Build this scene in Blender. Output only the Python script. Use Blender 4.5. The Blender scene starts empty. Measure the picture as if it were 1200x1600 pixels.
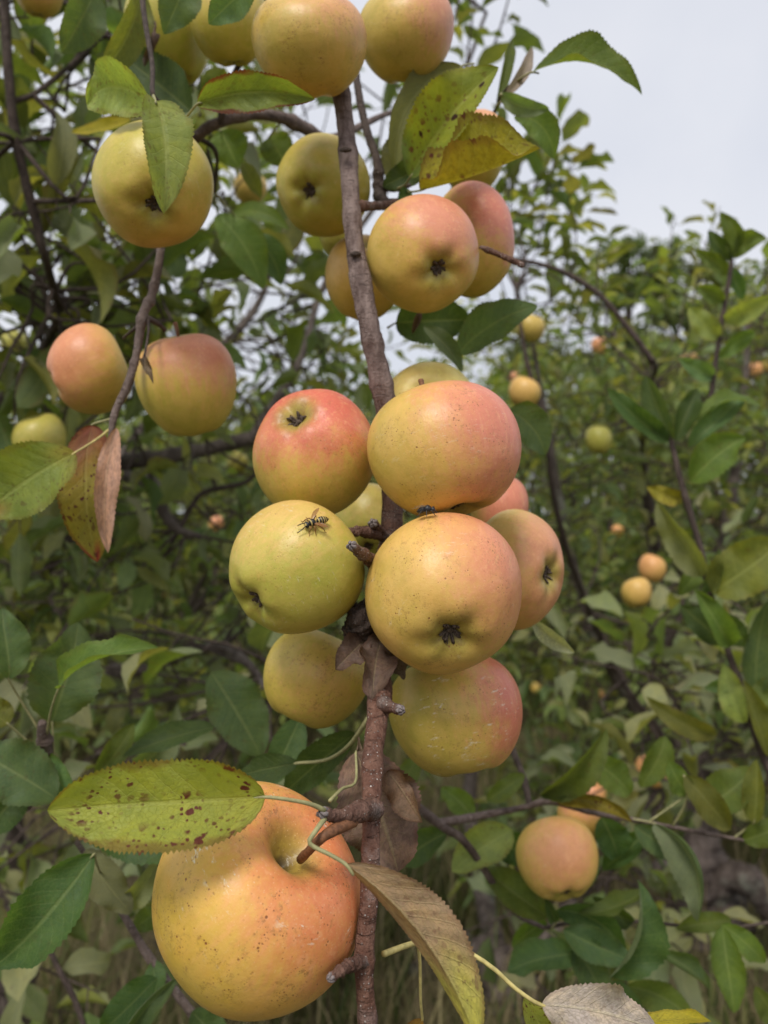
import bpy, math, random
import numpy as np
from mathutils import Vector, Matrix
random.seed(7)
RNG = np.random.default_rng(11)
SC = bpy.context.scene
COL = SC.collection
R = math.radians
# ------------------------------------------------------------------ camera
F = 1248.0           # focal length in pixels of the 1200x1600 photograph
CZ = 1.5             # the camera is held 1.5 m above the ground, level
cam = bpy.data.cameras.new('camera')
cam.sensor_fit = 'VERTICAL'; cam.sensor_height = 34.6; cam.sensor_width = 25.95
cam.lens = 27.0 * F / 1248.0
cam.clip_start = 0.02; cam.clip_end = 600
cam.dof.use_dof = True; cam.dof.focus_distance = 0.36; cam.dof.aperture_fstop = 8.8
camo = bpy.data.objects.new('camera', cam); COL.objects.link(camo)
camo.location = (0, 0, CZ); camo.rotation_euler = (R(90), 0, 0)
SC.camera = camo
# ------------------------------------------------------------------ overcast sky + soft sun
SUN_EL, SUN_AZ = 52, 200      # elevation; azimuth clockwise from +Y (behind the camera, a little left)
w = bpy.data.worlds.new('World'); SC.world = w; w.use_nodes = True
nt = w.node_tree; nt.nodes.clear()
sky = nt.nodes.new('ShaderNodeTexSky'); sky.sky_type = 'NISHITA'; sky.sun_disc = False
sky.sun_elevation = R(SUN_EL); sky.sun_rotation = R(SUN_AZ); sky.dust_density = 4.0; sky.air_density = 1.2
tc = nt.nodes.new('ShaderNodeTexCoord')
noi = nt.nodes.new('ShaderNodeTexNoise'); noi.inputs['Scale'].default_value = 2.3; noi.inputs['Detail'].default_value = 5
rmp = nt.nodes.new('ShaderNodeValToRGB')
rmp.color_ramp.elements[0].position = .3; rmp.color_ramp.elements[0].color = (3.95, 4.15, 4.70, 1)
rmp.color_ramp.elements[1].position = .7; rmp.color_ramp.elements[1].color = (5.20, 5.24, 5.50, 1)
mx = nt.nodes.new('ShaderNodeMix'); mx.data_type = 'RGBA'; mx.inputs['Factor'].default_value = 0.93
bg = nt.nodes.new('ShaderNodeBackground'); bg.inputs['Strength'].default_value = 0.1
out = nt.nodes.new('ShaderNodeOutputWorld')
L = nt.links.new
L(tc.outputs['Generated'], noi.inputs['Vector']); L(noi.outputs['Fac'], rmp.inputs['Fac'])
L(sky.outputs['Color'], mx.inputs['A']); L(rmp.outputs['Color'], mx.inputs['B'])
L(mx.outputs['Result'], bg.inputs['Color']); L(bg.outputs['Background'], out.inputs['Surface'])
sun = bpy.data.lights.new('sun', 'SUN'); sun.energy = 1.5; sun.angle = R(18); sun.color = (1, .95, .87)
suno = bpy.data.objects.new('sun', sun); COL.objects.link(suno)
sd = Vector((math.sin(R(SUN_AZ)) * math.cos(R(SUN_EL)), math.cos(R(SUN_AZ)) * math.cos(R(SUN_EL)), math.sin(R(SUN_EL))))
suno.rotation_euler = sd.to_track_quat('Z', 'Y').to_euler(); suno.location = (0, -3, 8)
SC.view_settings.view_transform = 'Standard'; SC.view_settings.look = 'None'
SC.view_settings.exposure = 0.76; SC.view_settings.gamma = 1.0; SC.view_settings.use_curve_mapping = False
SC.cycles.use_denoising = True
SC.cycles.max_bounces = 8; SC.cycles.transmission_bounces = 4; SC.cycles.diffuse_bounces = 4
SC.cycles.sample_clamp_indirect = 4.0

def P(x, y, d):
    return Vector(((x - 600) / F * d, d, CZ - (y - 800) / F * d))

# ------------------------------------------------------------------ node helpers / materials
def new_mat(name):
    m = bpy.data.materials.new(name); m.use_nodes = True
    t = m.node_tree; t.nodes.clear()
    return m, t
class NT:
    def __init__(s, t): s.t = t
    def n(s, typ, **kw):
        x = s.t.nodes.new(typ)
        for k, v in kw.items(): setattr(x, k, v)
        return x
    def link(s, a, b): s.t.links.new(a, b)
    def setin(s, node, key, v):
        if v is None: return
        if hasattr(v, 'is_linked') or isinstance(v, bpy.types.NodeSocket): s.link(v, node.inputs[key])
        else: node.inputs[key].default_value = v
    def math(s, op, a, b=None, c=None, clamp=False):
        x = s.n('ShaderNodeMath', operation=op, use_clamp=clamp)
        s.setin(x, 0, a); s.setin(x, 1, b); s.setin(x, 2, c)
        return x.outputs[0]
    def step(s, v, lo, hi, a=0.0, b=1.0):
        x = s.n('ShaderNodeMapRange', interpolation_type='SMOOTHSTEP')
        s.setin(x, 0, v); s.setin(x, 1, lo); s.setin(x, 2, hi); s.setin(x, 3, a); s.setin(x, 4, b)
        return x.outputs[0]
    def mix(s, f, a, b, blend='MIX'):
        x = s.n('ShaderNodeMix', data_type='RGBA', blend_type=blend)
        s.setin(x, 'Factor', f)
        for k, v in (('A', a), ('B', b)):
            if isinstance(v, (tuple, list)): v = (*v[:3], 1)
            s.setin(x, [i for i, q in enumerate(x.inputs) if q.name == k and q.type == 'RGBA'][0], v)
        return [o for o in x.outputs if o.type == 'RGBA'][0]
    def attr(s, name):
        return s.n('ShaderNodeAttribute', attribute_type='GEOMETRY', attribute_name=name)
    def noise(s, vec, scale, detail=3, rough=.5, dist=0.0):
        x = s.n('ShaderNodeTexNoise'); s.setin(x, 'Vector', vec)
        x.inputs['Scale'].default_value = scale; x.inputs['Detail'].default_value = detail
        x.inputs['Roughness'].default_value = rough; x.inputs['Distortion'].default_value = dist
        return x.outputs['Fac']
    def voro(s, vec, scale, feature='F1', rnd=1.0):
        x = s.n('ShaderNodeTexVoronoi', feature=feature); s.setin(x, 'Vector', vec)
        x.inputs['Scale'].default_value = scale; x.inputs['Randomness'].default_value = rnd
        return x
    def vmath(s, op, a, b=None):
        x = s.n('ShaderNodeVectorMath', operation=op); s.setin(x, 0, a)
        if b is not None: s.setin(x, 1, b)
        return x.outputs[0]
    def sep(s, v):
        x = s.n('ShaderNodeSeparateXYZ'); s.link(v, x.inputs[0]); return x.outputs
    def comb(s, a, b, c):
        x = s.n('ShaderNodeCombineXYZ'); s.setin(x, 0, a); s.setin(x, 1, b); s.setin(x, 2, c); return x.outputs[0]
    def bsdf(s, color, rough=.5, spec=.5, normal=None):
        x = s.n('ShaderNodeBsdfPrincipled'); s.setin(x, 'Base Color', (*color[:3], 1) if isinstance(color, (tuple, list)) else color)
        s.setin(x, 'Roughness', rough); x.inputs['Specular IOR Level'].default_value = spec
        if normal is not None: s.link(normal, x.inputs['Normal'])
        return x
    def bump(s, h, strength, dist):
        x = s.n('ShaderNodeBump'); x.inputs['Strength'].default_value = strength; x.inputs['Distance'].default_value = dist
        s.link(h, x.inputs['Height']); return x.outputs[0]
    def out(s, sh):
        o = s.n('ShaderNodeOutputMaterial'); s.link(sh, o.inputs['Surface'])

def apple_material():
    m, t = new_mat('apple_skin'); g = NT(t)
    ap = g.attr('ap').outputs['Vector']                    # local apple coordinates, unit radius
    bl = g.attr('bl').outputs['Fac']                       # how far towards the blushed cheek, -1..1
    base = g.attr('base').outputs['Color']
    gcol = g.attr('green').outputs['Color']                # second skin pigment, in random patches and the cavities
    bcol = g.attr('blushcol').outputs['Color']
    ms = g.sep(g.attr('misc').outputs['Vector'])           # blush amount, speck amount, scuff amount
    mi = g.sep(g.attr('misc2').outputs['Vector'])          # blush lo, blush hi, cavity mask
    off = g.attr('seed').outputs['Vector']
    q = g.vmath('ADD', ap, off)
    n1 = g.noise(q, 1.7, 4, .55); n2 = g.noise(q, 6.0, 4, .6); n3 = g.noise(q, 40.0, 3, .6)
    sx = g.sep(ap)
    strk = g.comb(g.math('MULTIPLY', sx[0], 9.0), g.math('MULTIPLY', sx[1], 9.0), g.math('MULTIPLY', sx[2], 1.3))
    n4 = g.noise(g.vmath('ADD', strk, off), 1.6, 4, .6)    # faint streaks from stem to eye
    f = g.math('ADD', bl, g.math('MULTIPLY', g.math('SUBTRACT', n1, .5), .75))
    f = g.math('ADD', f, g.math('MULTIPLY', g.math('SUBTRACT', n2, .5), .42))
    f = g.math('ADD', f, g.math('MULTIPLY', g.math('SUBTRACT', n4, .5), .85))
    fb = g.math('MULTIPLY', g.step(f, mi[0], mi[1]), ms[0])
    ground = g.mix(g.step(n1, .35, .7), base, gcol)
    ground = g.mix(g.math('MULTIPLY', g.step(n2, .3, .75), .35), ground, (.62, .45, .13))
    c = ground
    fo = g.math('MULTIPLY', g.step(f, g.math('SUBTRACT', mi[0], .55), mi[1]), ms[0])
    c = g.mix(g.math('MULTIPLY', fo, .8), c, (.80, .40, .13))
    c = g.mix(fb, c, bcol)
    c = g.mix(g.math('MULTIPLY', g.step(n4, .50, .72), g.math('MULTIPLY', fo, .38)), c, (.86, .52, .22))
    c = g.mix(g.math('MULTIPLY', g.step(n4, .48, .30), g.math('MULTIPLY', fb, .30)), c, g.mix(1.0, bcol, (.9, .7, .7), 'MULTIPLY'))
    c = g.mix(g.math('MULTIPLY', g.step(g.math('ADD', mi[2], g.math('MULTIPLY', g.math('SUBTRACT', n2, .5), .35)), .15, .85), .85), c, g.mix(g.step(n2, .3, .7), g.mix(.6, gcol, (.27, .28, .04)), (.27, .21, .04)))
    # fine pale mottling of the skin
    c = g.mix(g.step(n3, .45, .75, 0, .10), c, (.9, .66, .25))
    c = g.mix(g.step(g.noise(q, 3.4, 4, .65), .42, .72, 0, .35), c, g.mix(1.0, c, (.80, .74, .62), 'MULTIPLY'))
    vp = g.voro(q, 31.0); rp = g.sep(vp.outputs['Color'])[1]
    c = g.mix(g.math('MULTIPLY', g.math('MULTIPLY', g.step(vp.outputs['Distance'], .08, .24, 1, 0), g.step(rp, .3, .5)), g.math('ADD', g.math('MULTIPLY', fo, .30), .06)), c, (.92, .70, .42))
    # lenticels: brown dots and small russet ticks
    v1 = g.voro(q, 11.0); v2 = g.voro(q, 21.0); v3 = g.voro(q, 46.0)
    r1 = g.sep(v1.outputs['Color'])[0]; r2 = g.sep(v2.outputs['Color'])[0]
    d1 = g.math('MULTIPLY', g.step(v1.outputs['Distance'], g.math('MULTIPLY', r1, .09), g.math('MULTIPLY', r1, .18), 1, 0), g.step(r1, .25, .4))
    d2 = g.math('MULTIPLY', g.step(v2.outputs['Distance'], .10, .22, 1, 0), g.step(r2, .38, .5))
    r3 = g.sep(v3.outputs['Color'])[2]; d3 = g.math('MULTIPLY', g.step(v3.outputs['Distance'], .12, .30, 1, 0), g.step(r3, .55, .65))
    clus = g.step(g.noise(q, 2.6, 3, .6), .42, .62)
    dd = g.math('MULTIPLY', g.math('MAXIMUM', g.math('MULTIPLY', d1, .95), g.math('MAXIMUM', g.math('MULTIPLY', d2, .85), g.math('MULTIPLY', g.math('MULTIPLY', d3, .7), clus))), g.math('ADD', g.math('MULTIPLY', clus, .85), .15))
    c = g.mix(g.math('MULTIPLY', dd, g.math('ADD', g.math('MULTIPLY', ms[1], 1.35), .15), clamp=True), c, (.25, .095, .030))
    rus = g.math('MULTIPLY', g.math('MULTIPLY', g.step(g.noise(q, 15.0, 6, .8), .50, .68), clus), g.math('MULTIPLY', ms[1], .75))
    c = g.mix(rus, c, (.27, .14, .045))
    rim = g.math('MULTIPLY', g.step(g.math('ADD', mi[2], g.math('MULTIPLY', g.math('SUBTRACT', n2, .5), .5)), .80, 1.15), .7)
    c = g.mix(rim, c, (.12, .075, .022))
    c = g.mix(g.step(mi[2], .90, .985, 0, .75), c, (.06, .040, .02))  # shadow deep in the stalk and eye hollows, painted as dark brown skin
    # white scuffs and dried residue
    sw = g.comb(g.math('MULTIPLY', sx[0], 3.0), g.math('MULTIPLY', sx[1], 3.0), g.math('MULTIPLY', sx[2], 11.0))
    scn = g.math('MULTIPLY', g.step(g.noise(g.vmath('ADD', sw, off), 1.9, 6, .74), .575, .64), g.step(g.noise(q, 1.9, 2, .5), .50, .60))
    c = g.mix(g.math('MULTIPLY', scn, ms[2], clamp=True), c, (.80, .76, .60))
    fine = g.step(g.noise(g.vmath('ADD', sw, off), 7.0, 5, .7), .66, .74, 0, .35)
    c = g.mix(g.math('MULTIPLY', fine, g.math('ADD', ms[2], .15)), c, (.85, .8, .6))
    h = g.math('ADD', g.math('MULTIPLY', g.noise(q, 75.0, 2, .5), .14), g.math('MULTIPLY', n2, .8))
    h = g.math('SUBTRACT', h, g.math('MULTIPLY', dd, .6))
    b = g.bump(h, .28, .0016)
    rough = g.math('ADD', g.math('MULTIPLY', n3, .2), .30)
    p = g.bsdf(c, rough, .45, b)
    g.out(p.outputs[0])
    return m

def leaf_material():
    m, t = new_mat('leaf_blade'); g = NT(t)
    uv = g.sep(g.attr('luv').outputs['Vector'])            # u -1..1 across, v 0..1 along, seed
    tint = g.attr('tint').outputs['Color']
    lp = g.sep(g.attr('lp').outputs['Vector'])             # spots, edge browning, dryness
    oi = g.n('ShaderNodeObjectInfo')
    u, v, sd_ = uv[0], uv[1], uv[2]
    au = g.math('ABSOLUTE', u)
    co = g.comb(g.math('ADD', g.math('MULTIPLY', u, .26), g.math('MULTIPLY', sd_, 37.0)), v, g.math('MULTIPLY', sd_, 11.0))
    n1 = g.noise(co, 5.0, 4, .6); n2 = g.noise(co, 22.0, 4, .65)
    sv = g.math('SUBTRACT', g.math('MULTIPLY', v, 9.5), g.math('MULTIPLY', g.math('POWER', au, .85), 2.0))
    sv = g.math('ADD', sv, g.math('MULTIPLY', g.math('SUBTRACT', n1, .5), .5))
    sv = g.math('ADD', sv, g.math('MULTIPLY', g.step(u, -.01, .01), .45))
    fr = g.math('ABSOLUTE', g.math('SUBTRACT', g.math('FRACT', sv), .5))
    side = g.math('MULTIPLY', g.step(fr, .0, .065, 1, 0), g.step(au, .80, 1.0, 1, 0))
    mid = g.step(au, .025, .075, 1, 0)
    net = g.voro(co, 34.0, 'DISTANCE_TO_EDGE').outputs['Distance']
    netm = g.step(net, .0, .09, 1, 0)
    vein = g.math('MAXIMUM', mid, g.math('MULTIPLY', side, .6))
    c = g.mix(g.step(n1, .3, .75), tint, g.mix(1.0, tint, (1.35, 1.25, 1.0), 'MULTIPLY'))
    c = g.mix(g.step(n2, .35, .8, 0, .45), c, g.mix(1.0, tint, (.62, .66, .7), 'MULTIPLY'))
    c = g.mix(g.math('MULTIPLY', vein, .42), c, g.mix(.45, g.mix(1.0, tint, (1.7, 1.6, 1.5), 'MULTIPLY'), (.34, .36, .16)))
    c = g.mix(g.math('MULTIPLY', netm, .12), c, (.30, .34, .12))
    # disease spots (solid, shapely) and browning
    vs = g.voro(g.vmath('ADD', co, g.comb(g.math('MULTIPLY', n2, .06), g.math('MULTIPLY', n2, .06), 0.0)), 15.0)
    vr = g.sep(vs.outputs['Color'])[1]
    region = g.step(g.noise(co, 3.2, 2, .5), .40, .62)
    sp = g.math('MULTIPLY', g.step(vs.outputs['Distance'], g.math('MULTIPLY', vr, .30), g.math('MULTIPLY', vr, .48), 1, 0), g.math('MULTIPLY', g.step(vr, .2, .4), region))
    vq = g.voro(g.vmath('ADD', co, g.comb(g.math('MULTIPLY', n2, .04), g.math('MULTIPLY', n1, .04), 0.0)), 33.0); vqr = g.sep(vq.outputs['Color'])[0]
    sp = g.math('MAXIMUM', sp, g.math('MULTIPLY', g.step(vq.outputs['Distance'], g.math('MULTIPLY', vqr, .3), g.math('MULTIPLY', vqr, .5), .85, 0), g.math('MULTIPLY', g.step(vqr, .45, .6), region)))
    spf = g.step(g.noise(co, 48.0, 4, .7), .60, .70)
    spm = g.math('MAXIMUM', sp, g.math('MULTIPLY', spf, g.math('MULTIPLY', region, .55)))
    c = g.mix(g.math('MULTIPLY', spm, lp[0], clamp=True), c, (.105, .030, .024))
    big = g.voro(g.vmath('ADD', co, g.comb(g.math('MULTIPLY', n2, .05), g.math('MULTIPLY', n1, .05), 0.0)), 6.5); bgr = g.sep(big.outputs['Color'])[0]
    c = g.mix(g.math('MULTIPLY', g.math('MULTIPLY', g.step(big.outputs['Distance'], g.math('MULTIPLY', bgr, .24), g.math('MULTIPLY', bgr, .34), 1, 0), g.step(bgr, .35, .5)), g.attr('lq').outputs['Fac']), c, (.040, .018, .016))
    em = g.step(g.math('ADD', au, g.math('MULTIPLY', g.math('SUBTRACT', n1, .5), .9)), .72, .95)
    c = g.mix(g.math('MULTIPLY', em, lp[1], clamp=True), c, (.13, .045, .025))
    c = g.mix(g.math('MULTIPLY', g.step(n2, .42, .7), g.math('MULTIPLY', lp[2], .5)), c, g.mix(1.0, tint, (.5, .42, .38), 'MULTIPLY'))
    hs = g.n('ShaderNodeHueSaturation')
    g.setin(hs, 'Hue', g.math('ADD', g.math('MULTIPLY', g.math('SUBTRACT', oi.outputs['Random'], .5), .03), .5))
    g.setin(hs, 'Value', g.math('ADD', g.math('MULTIPLY', oi.outputs['Random'], .45), .78)); g.link(c, hs.inputs['Color'])
    c = hs.outputs['Color']
    geo = g.n('ShaderNodeNewGeometry')
    under = g.mix(.55, g.mix(1.0, c, (1.15, 1.1, 1.15), 'MULTIPLY'), g.mix(g.math('MULTIPLY', vein, .5), (.255, .268, .170), (.36, .37, .22)))
    under = g.mix(lp[2], under, g.mix(1.0, c, (1.25, 1.2, 1.2), 'MULTIPLY'))
    cc = g.mix(geo.outputs['Backfacing'], c, under)
    h = g.math('SUBTRACT', g.math('MULTIPLY', netm, -.14), g.math('MULTIPLY', vein, .35))
    h = g.math('ADD', h, g.math('MULTIPLY', n2, .35))
    b = g.bump(h, .9, .0011)
    rough = g.math('ADD', g.math('MULTIPLY', geo.outputs['Backfacing'], .25), g.math('ADD', .40, g.math('MULTIPLY', n2, .2)))
    p = g.bsdf(cc, rough, .24, b)
    tr = g.n('ShaderNodeBsdfTranslucent'); g.link(g.mix(1.0, c, (2.2, 2.1, .7), 'MULTIPLY'), tr.inputs['Color'])
    ms = g.n('ShaderNodeMixShader'); g.setin(ms, 0, g.math('SUBTRACT', .36, g.math('MULTIPLY', lp[2], .25)))
    g.link(p.outputs[0], ms.inputs[1]); g.link(tr.outputs[0], ms.inputs[2])
    g.out(ms.outputs[0])
    return m

def bark_material(name, c1, c2, dots=0.0, dotscale=420, lich=0.0, scale=1.0, patch=None, old=None):
    m, t = new_mat(name); g = NT(t)
    tc = g.n('ShaderNodeTexCoord').outputs['Object']
    mp = g.n('ShaderNodeMapping'); g.link(tc, mp.inputs[0]); mp.inputs['Scale'].default_value = (1, 1, .35)
    n1 = g.noise(mp.outputs[0], 160 * scale, 5, .65); n2 = g.noise(tc, 38 * scale, 4, .6); n3 = g.noise(tc, 700 * scale, 3, .6)
    c = g.mix(g.step(n1, .3, .7), c1, c2)
    c = g.mix(g.step(n2, .45, .75, 0, .6), c, g.mix(1.0, c, (.55, .5, .5), 'MULTIPLY'))
    if patch: c = g.mix(g.step(g.noise(tc, 55 * scale, 5, .7), .5, .66, 0, .75), c, patch)
    c = g.mix(g.step(n3, .45, .7, 0, .55), c, g.mix(1.0, c, (.5, .46, .44), 'MULTIPLY'))
    h = g.math('ADD', n1, g.math('MULTIPLY', n3, .45))
    mp2 = g.n('ShaderNodeMapping'); g.link(tc, mp2.inputs[0]); mp2.inputs['Scale'].default_value = (1, 1, 7)
    fis = g.step(g.noise(mp2.outputs[0], 85 * scale, 3, .55), .60, .68)
    c = g.mix(g.math('MULTIPLY', fis, .55), c, g.mix(1.0, c, (.42, .38, .36), 'MULTIPLY')); h = g.math('SUBTRACT', h, g.math('MULTIPLY', fis, .35))
    age = None
    if old:
        age = g.step(g.sep(tc)[2], old[0], old[1]); c = g.mix(age, c, g.mix(g.step(n1, .35, .65), old[2], old[3]))
    if dots:
        v = g.voro(tc, dotscale); r_ = g.sep(v.outputs['Color'])[0]
        d = g.math('MULTIPLY', g.step(v.outputs['Distance'], g.math('MULTIPLY', r_, .24), g.math('MULTIPLY', r_, .40), 1, 0), g.step(r_, .45, .6))
        d = g.math('MULTIPLY', d, g.step(g.noise(tc, 110, 3, .6), .40, .58))
        if age is not None: d = g.math('MULTIPLY', d, g.math('SUBTRACT', 1.0, g.math('MULTIPLY', age, .85)))
        c = g.mix(g.math('MULTIPLY', d, dots), c, (.60, .53, .48)); h = g.math('ADD', h, g.math('MULTIPLY', d, .6))
    if lich: c = g.mix(g.step(g.noise(tc, 24 * scale, 5, .7), .56, .66, 0, lich), c, (.34, .36, .29))
    p = g.bsdf(c, .72, .25, g.bump(h, .9, .0030 / scale)); g.out(p.outputs[0])
    return m

def plain_material(name, col, rough=.6, var=.3, scale=300, spec=.3, bump=.2):
    m, t = new_mat(name); g = NT(t)
    tc = g.n('ShaderNodeTexCoord').outputs['Object']
    n1 = g.noise(tc, scale, 4, .6)
    c = g.mix(g.step(n1, .3, .7), tuple(x * (1 - var) for x in col), tuple(min(1, x * (1 + var)) for x in col))
    p = g.bsdf(c, rough, spec, g.bump(n1, bump, .001)); g.out(p.outputs[0])
    return m

M_APPLE = apple_material()
M_LEAF = leaf_material()
M_STEM = bark_material('reddish_brown_bark', (.108, .046, .030), (.205, .110, .078), .9, 640, 0, 1.0, (.20, .135, .115), (-.36, -.20, (.12, .082, .072), (.26, .195, .175)))
M_SPUR = bark_material('spur_bark', (.095, .046, .032), (.20, .115, .085), .7, 640, 0, 1.0, (.20, .16, .145))
M_STEMG = bark_material('grey_brown_bark', (.11, .078, .066), (.21, .16, .14), .3, 260, .0, .9)
M_TWIG = bark_material('dark_twig_bark', (.050, .036, .030), (.115, .085, .070), .15, 300, .0)
M_LIMB = bark_material('limb_bark', (.075, .058, .050), (.19, .155, .135), 0, 1, .45, .35)
M_TRUNK = bark_material('trunk_bark', (.07, .052, .044), (.20, .16, .14), 0, 1, .45, .14)
M_PET = plain_material('petiole', (.29, .275, .13), .5, .2, 250)
M_PETY = plain_material('yellow_petiole', (.50, .42, .16), .5, .2, 250)
M_CAL = plain_material('dried_calyx', (.105, .078, .060), .85, .5, 900, .15, .5)
M_ASTEM = plain_material('apple_stalk', (.17, .075, .035), .6, .35, 500)
M_BUD = plain_material('bud', (.20, .17, .165), .8, .4, 900, .2, .5)

# ------------------------------------------------------------------ mesh helpers
def make_mesh(name, verts, faces, mat, attrs=None, smooth=True, loc=None):
    """verts Nx3, faces a list of equally long index arrays (or a list of such arrays)"""
    verts = np.asarray(verts, np.float32)
    if loc is not None: verts = verts - np.asarray(loc, np.float32)
    fl = faces if isinstance(faces, list) else [faces]
    fl = [np.asarray(f, np.int32) for f in fl if len(f)]
    me = bpy.data.meshes.new(name)
    me.vertices.add(len(verts)); me.vertices.foreach_set('co', verts.ravel())
    nl = sum(f.size for f in fl); npol = sum(len(f) for f in fl)
    me.loops.add(nl); me.loops.foreach_set('vertex_index', np.concatenate([f.ravel() for f in fl]))
    tot = np.concatenate([np.full(len(f), f.shape[1], np.int32) for f in fl])
    st = np.concatenate([[0], np.cumsum(tot)[:-1]]).astype(np.int32)
    me.polygons.add(npol); me.polygons.foreach_set('loop_start', st); me.polygons.foreach_set('loop_total', tot)
    me.polygons.foreach_set('use_smooth', np.full(npol, smooth, bool))
    for k, a in (attrs or {}).items():
        a = np.asarray(a, np.float32)
        if a.ndim == 1:
            at = me.attributes.new(k, 'FLOAT', 'POINT'); at.data.foreach_set('value', a)
        elif k in ('tint', 'base', 'green', 'blushcol'):
            at = me.attributes.new(k, 'FLOAT_COLOR', 'POINT')
            at.data.foreach_set('color', np.concatenate([a, np.ones((len(a), 1), np.float32)], 1).ravel())
        else:
            at = me.attributes.new(k, 'FLOAT_VECTOR', 'POINT'); at.data.foreach_set('vector', a.ravel())
    for mm in (mat if isinstance(mat, (list, tuple)) else [mat]): me.materials.append(mm)
    me.update(calc_edges=True)
    return me

def obj(name, me, parent=None, loc=(0, 0, 0)):
    o = bpy.data.objects.new(name, me); COL.objects.link(o)
    o.location = Vector(loc)
    if parent is not None: o.parent = parent
    return o

def tag(o, label=None, cat=None, group=None, kind=None):
    if label: o['label'] = label
    if cat: o['category'] = cat
    if group: o['group'] = group
    if kind: o['kind'] = kind
    return o

def wloc(o):
    return np.array(o.location if o.parent is None else Vector(wloc(o.parent)) + o.location)

def spline(pts, n):
    p = np.asarray([list(q) for q in pts], float)
    if len(p) == 2: 
        t = np.linspace(0, 1, n)[:, None]; return p[0] * (1 - t) + p[1] * t
    q = np.vstack([2 * p[0] - p[1], p, 2 * p[-1] - p[-2]])
    seg = np.linspace(0, len(p) - 1, n); i = np.minimum(seg.astype(int), len(p) - 2); t = (seg - i)[:, None]
    a, b, c, d = q[i], q[i + 1], q[i + 2], q[i + 3]
    return .5 * (2 * b + (c - a) * t + (2 * a - 5 * b + 4 * c - d) * t ** 2 + (3 * b - a - 3 * c + d) * t ** 3)

def tube(pts, rad, sides=10, n=None, rough=0.0, rings=None, seed=0, cap=True, ell=1.0):
    """tube along a smooth path -> verts, quads, tris.  rough = relative surface unevenness, rings = [(t, height, width)]"""
    n = n or max(4, 5 * len(pts))
    c = spline(pts, n)
    tt = np.linspace(0, 1, n)
    rad = np.asarray(rad, float)
    r = np.interp(tt, np.linspace(0, 1, len(rad)), rad) if rad.size > 1 else np.full(n, float(rad))
    for (rt, hh, ww) in (rings or []):
        r = r * (1 + hh * np.exp(-((tt - rt) / ww) ** 2))
    tg = np.gradient(c, axis=0); tg /= np.linalg.norm(tg, axis=1)[:, None] + 1e-12
    ref = np.array([0.31, .2, .93]) if abs(tg[0][2]) < .8 else np.array([1., .1, .05])
    N = np.zeros_like(c); u = np.cross(tg[0], ref); u /= np.linalg.norm(u)
    for i in range(n):
        u = u - tg[i] * (u @ tg[i]); u /= np.linalg.norm(u); N[i] = u
    B = np.cross(tg, N)
    a = np.linspace(0, 2 * np.pi, sides, endpoint=False)
    rr = r[:, None] * np.ones(sides)[None]
    if rough:
        g = np.random.default_rng(seed)
        nz = g.normal(size=(n, sides)); nz = (nz + np.roll(nz, 1, 1) + np.roll(nz, 1, 0)) / 3
        lump = np.interp(tt, np.linspace(0, 1, max(4, n // 6)), g.normal(size=max(4, n // 6)))[:, None]
        rr = rr * (1 + rough * (nz + .8 * lump))
    V = c[:, None] + rr[..., None] * (np.cos(a)[None, :, None] * N[:, None] + np.sin(a)[None, :, None] * B[:, None] * ell)
    idx = np.arange(n * sides).reshape(n, sides)
    q = np.stack([idx[:-1], np.roll(idx, -1, 1)[:-1], np.roll(idx, -1, 1)[1:], idx[1:]], -1).reshape(-1, 4)
    V = V.reshape(-1, 3); tr = np.zeros((0, 3), int)
    if cap:
        k = len(V); V = np.vstack([V, c[0] - tg[0] * r[0] * .3, c[-1] + tg[-1] * r[-1] * .5])
        i0, i1 = idx[0], idx[-1]
        tr = np.vstack([np.stack([np.roll(i0, -1), i0, np.full(sides, k)], 1), np.stack([i1, np.roll(i1, -1), np.full(sides, k + 1)], 1)])
    return V, q, tr

class MB:
    """collects pieces of one part"""
    def __init__(s): s.v = []; s.q = []; s.t = []; s.n = 0
    def add(s, vqt):
        v, q, t = vqt
        s.v.append(v); s.q.append(np.asarray(q).reshape(-1, 4) + s.n); s.t.append(np.asarray(t).reshape(-1, 3) + s.n); s.n += len(v); return s
    def build(s, name, mat, parent=None, loc=None, pl=None):
        """vertices are given in world space; loc = world origin of the object"""
        loc = np.zeros(3) if loc is None else np.asarray(loc, float)
        V = np.vstack(s.v); Q = np.vstack(s.q); T = np.vstack(s.t)
        me = make_mesh(name, V - loc, [Q, T], mat)
        base = wloc(parent) if parent is not None else np.zeros(3)
        return obj(name, me, parent, loc - base)

# ------------------------------------------------------------------ leaves
def leaf_profile(v):
    w_ = np.power(np.clip(v, 0, 1), .62) * np.power(np.clip(1 - v, 0, 1), .78)
    w_ = w_ / .402 * .5
    return w_

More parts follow.
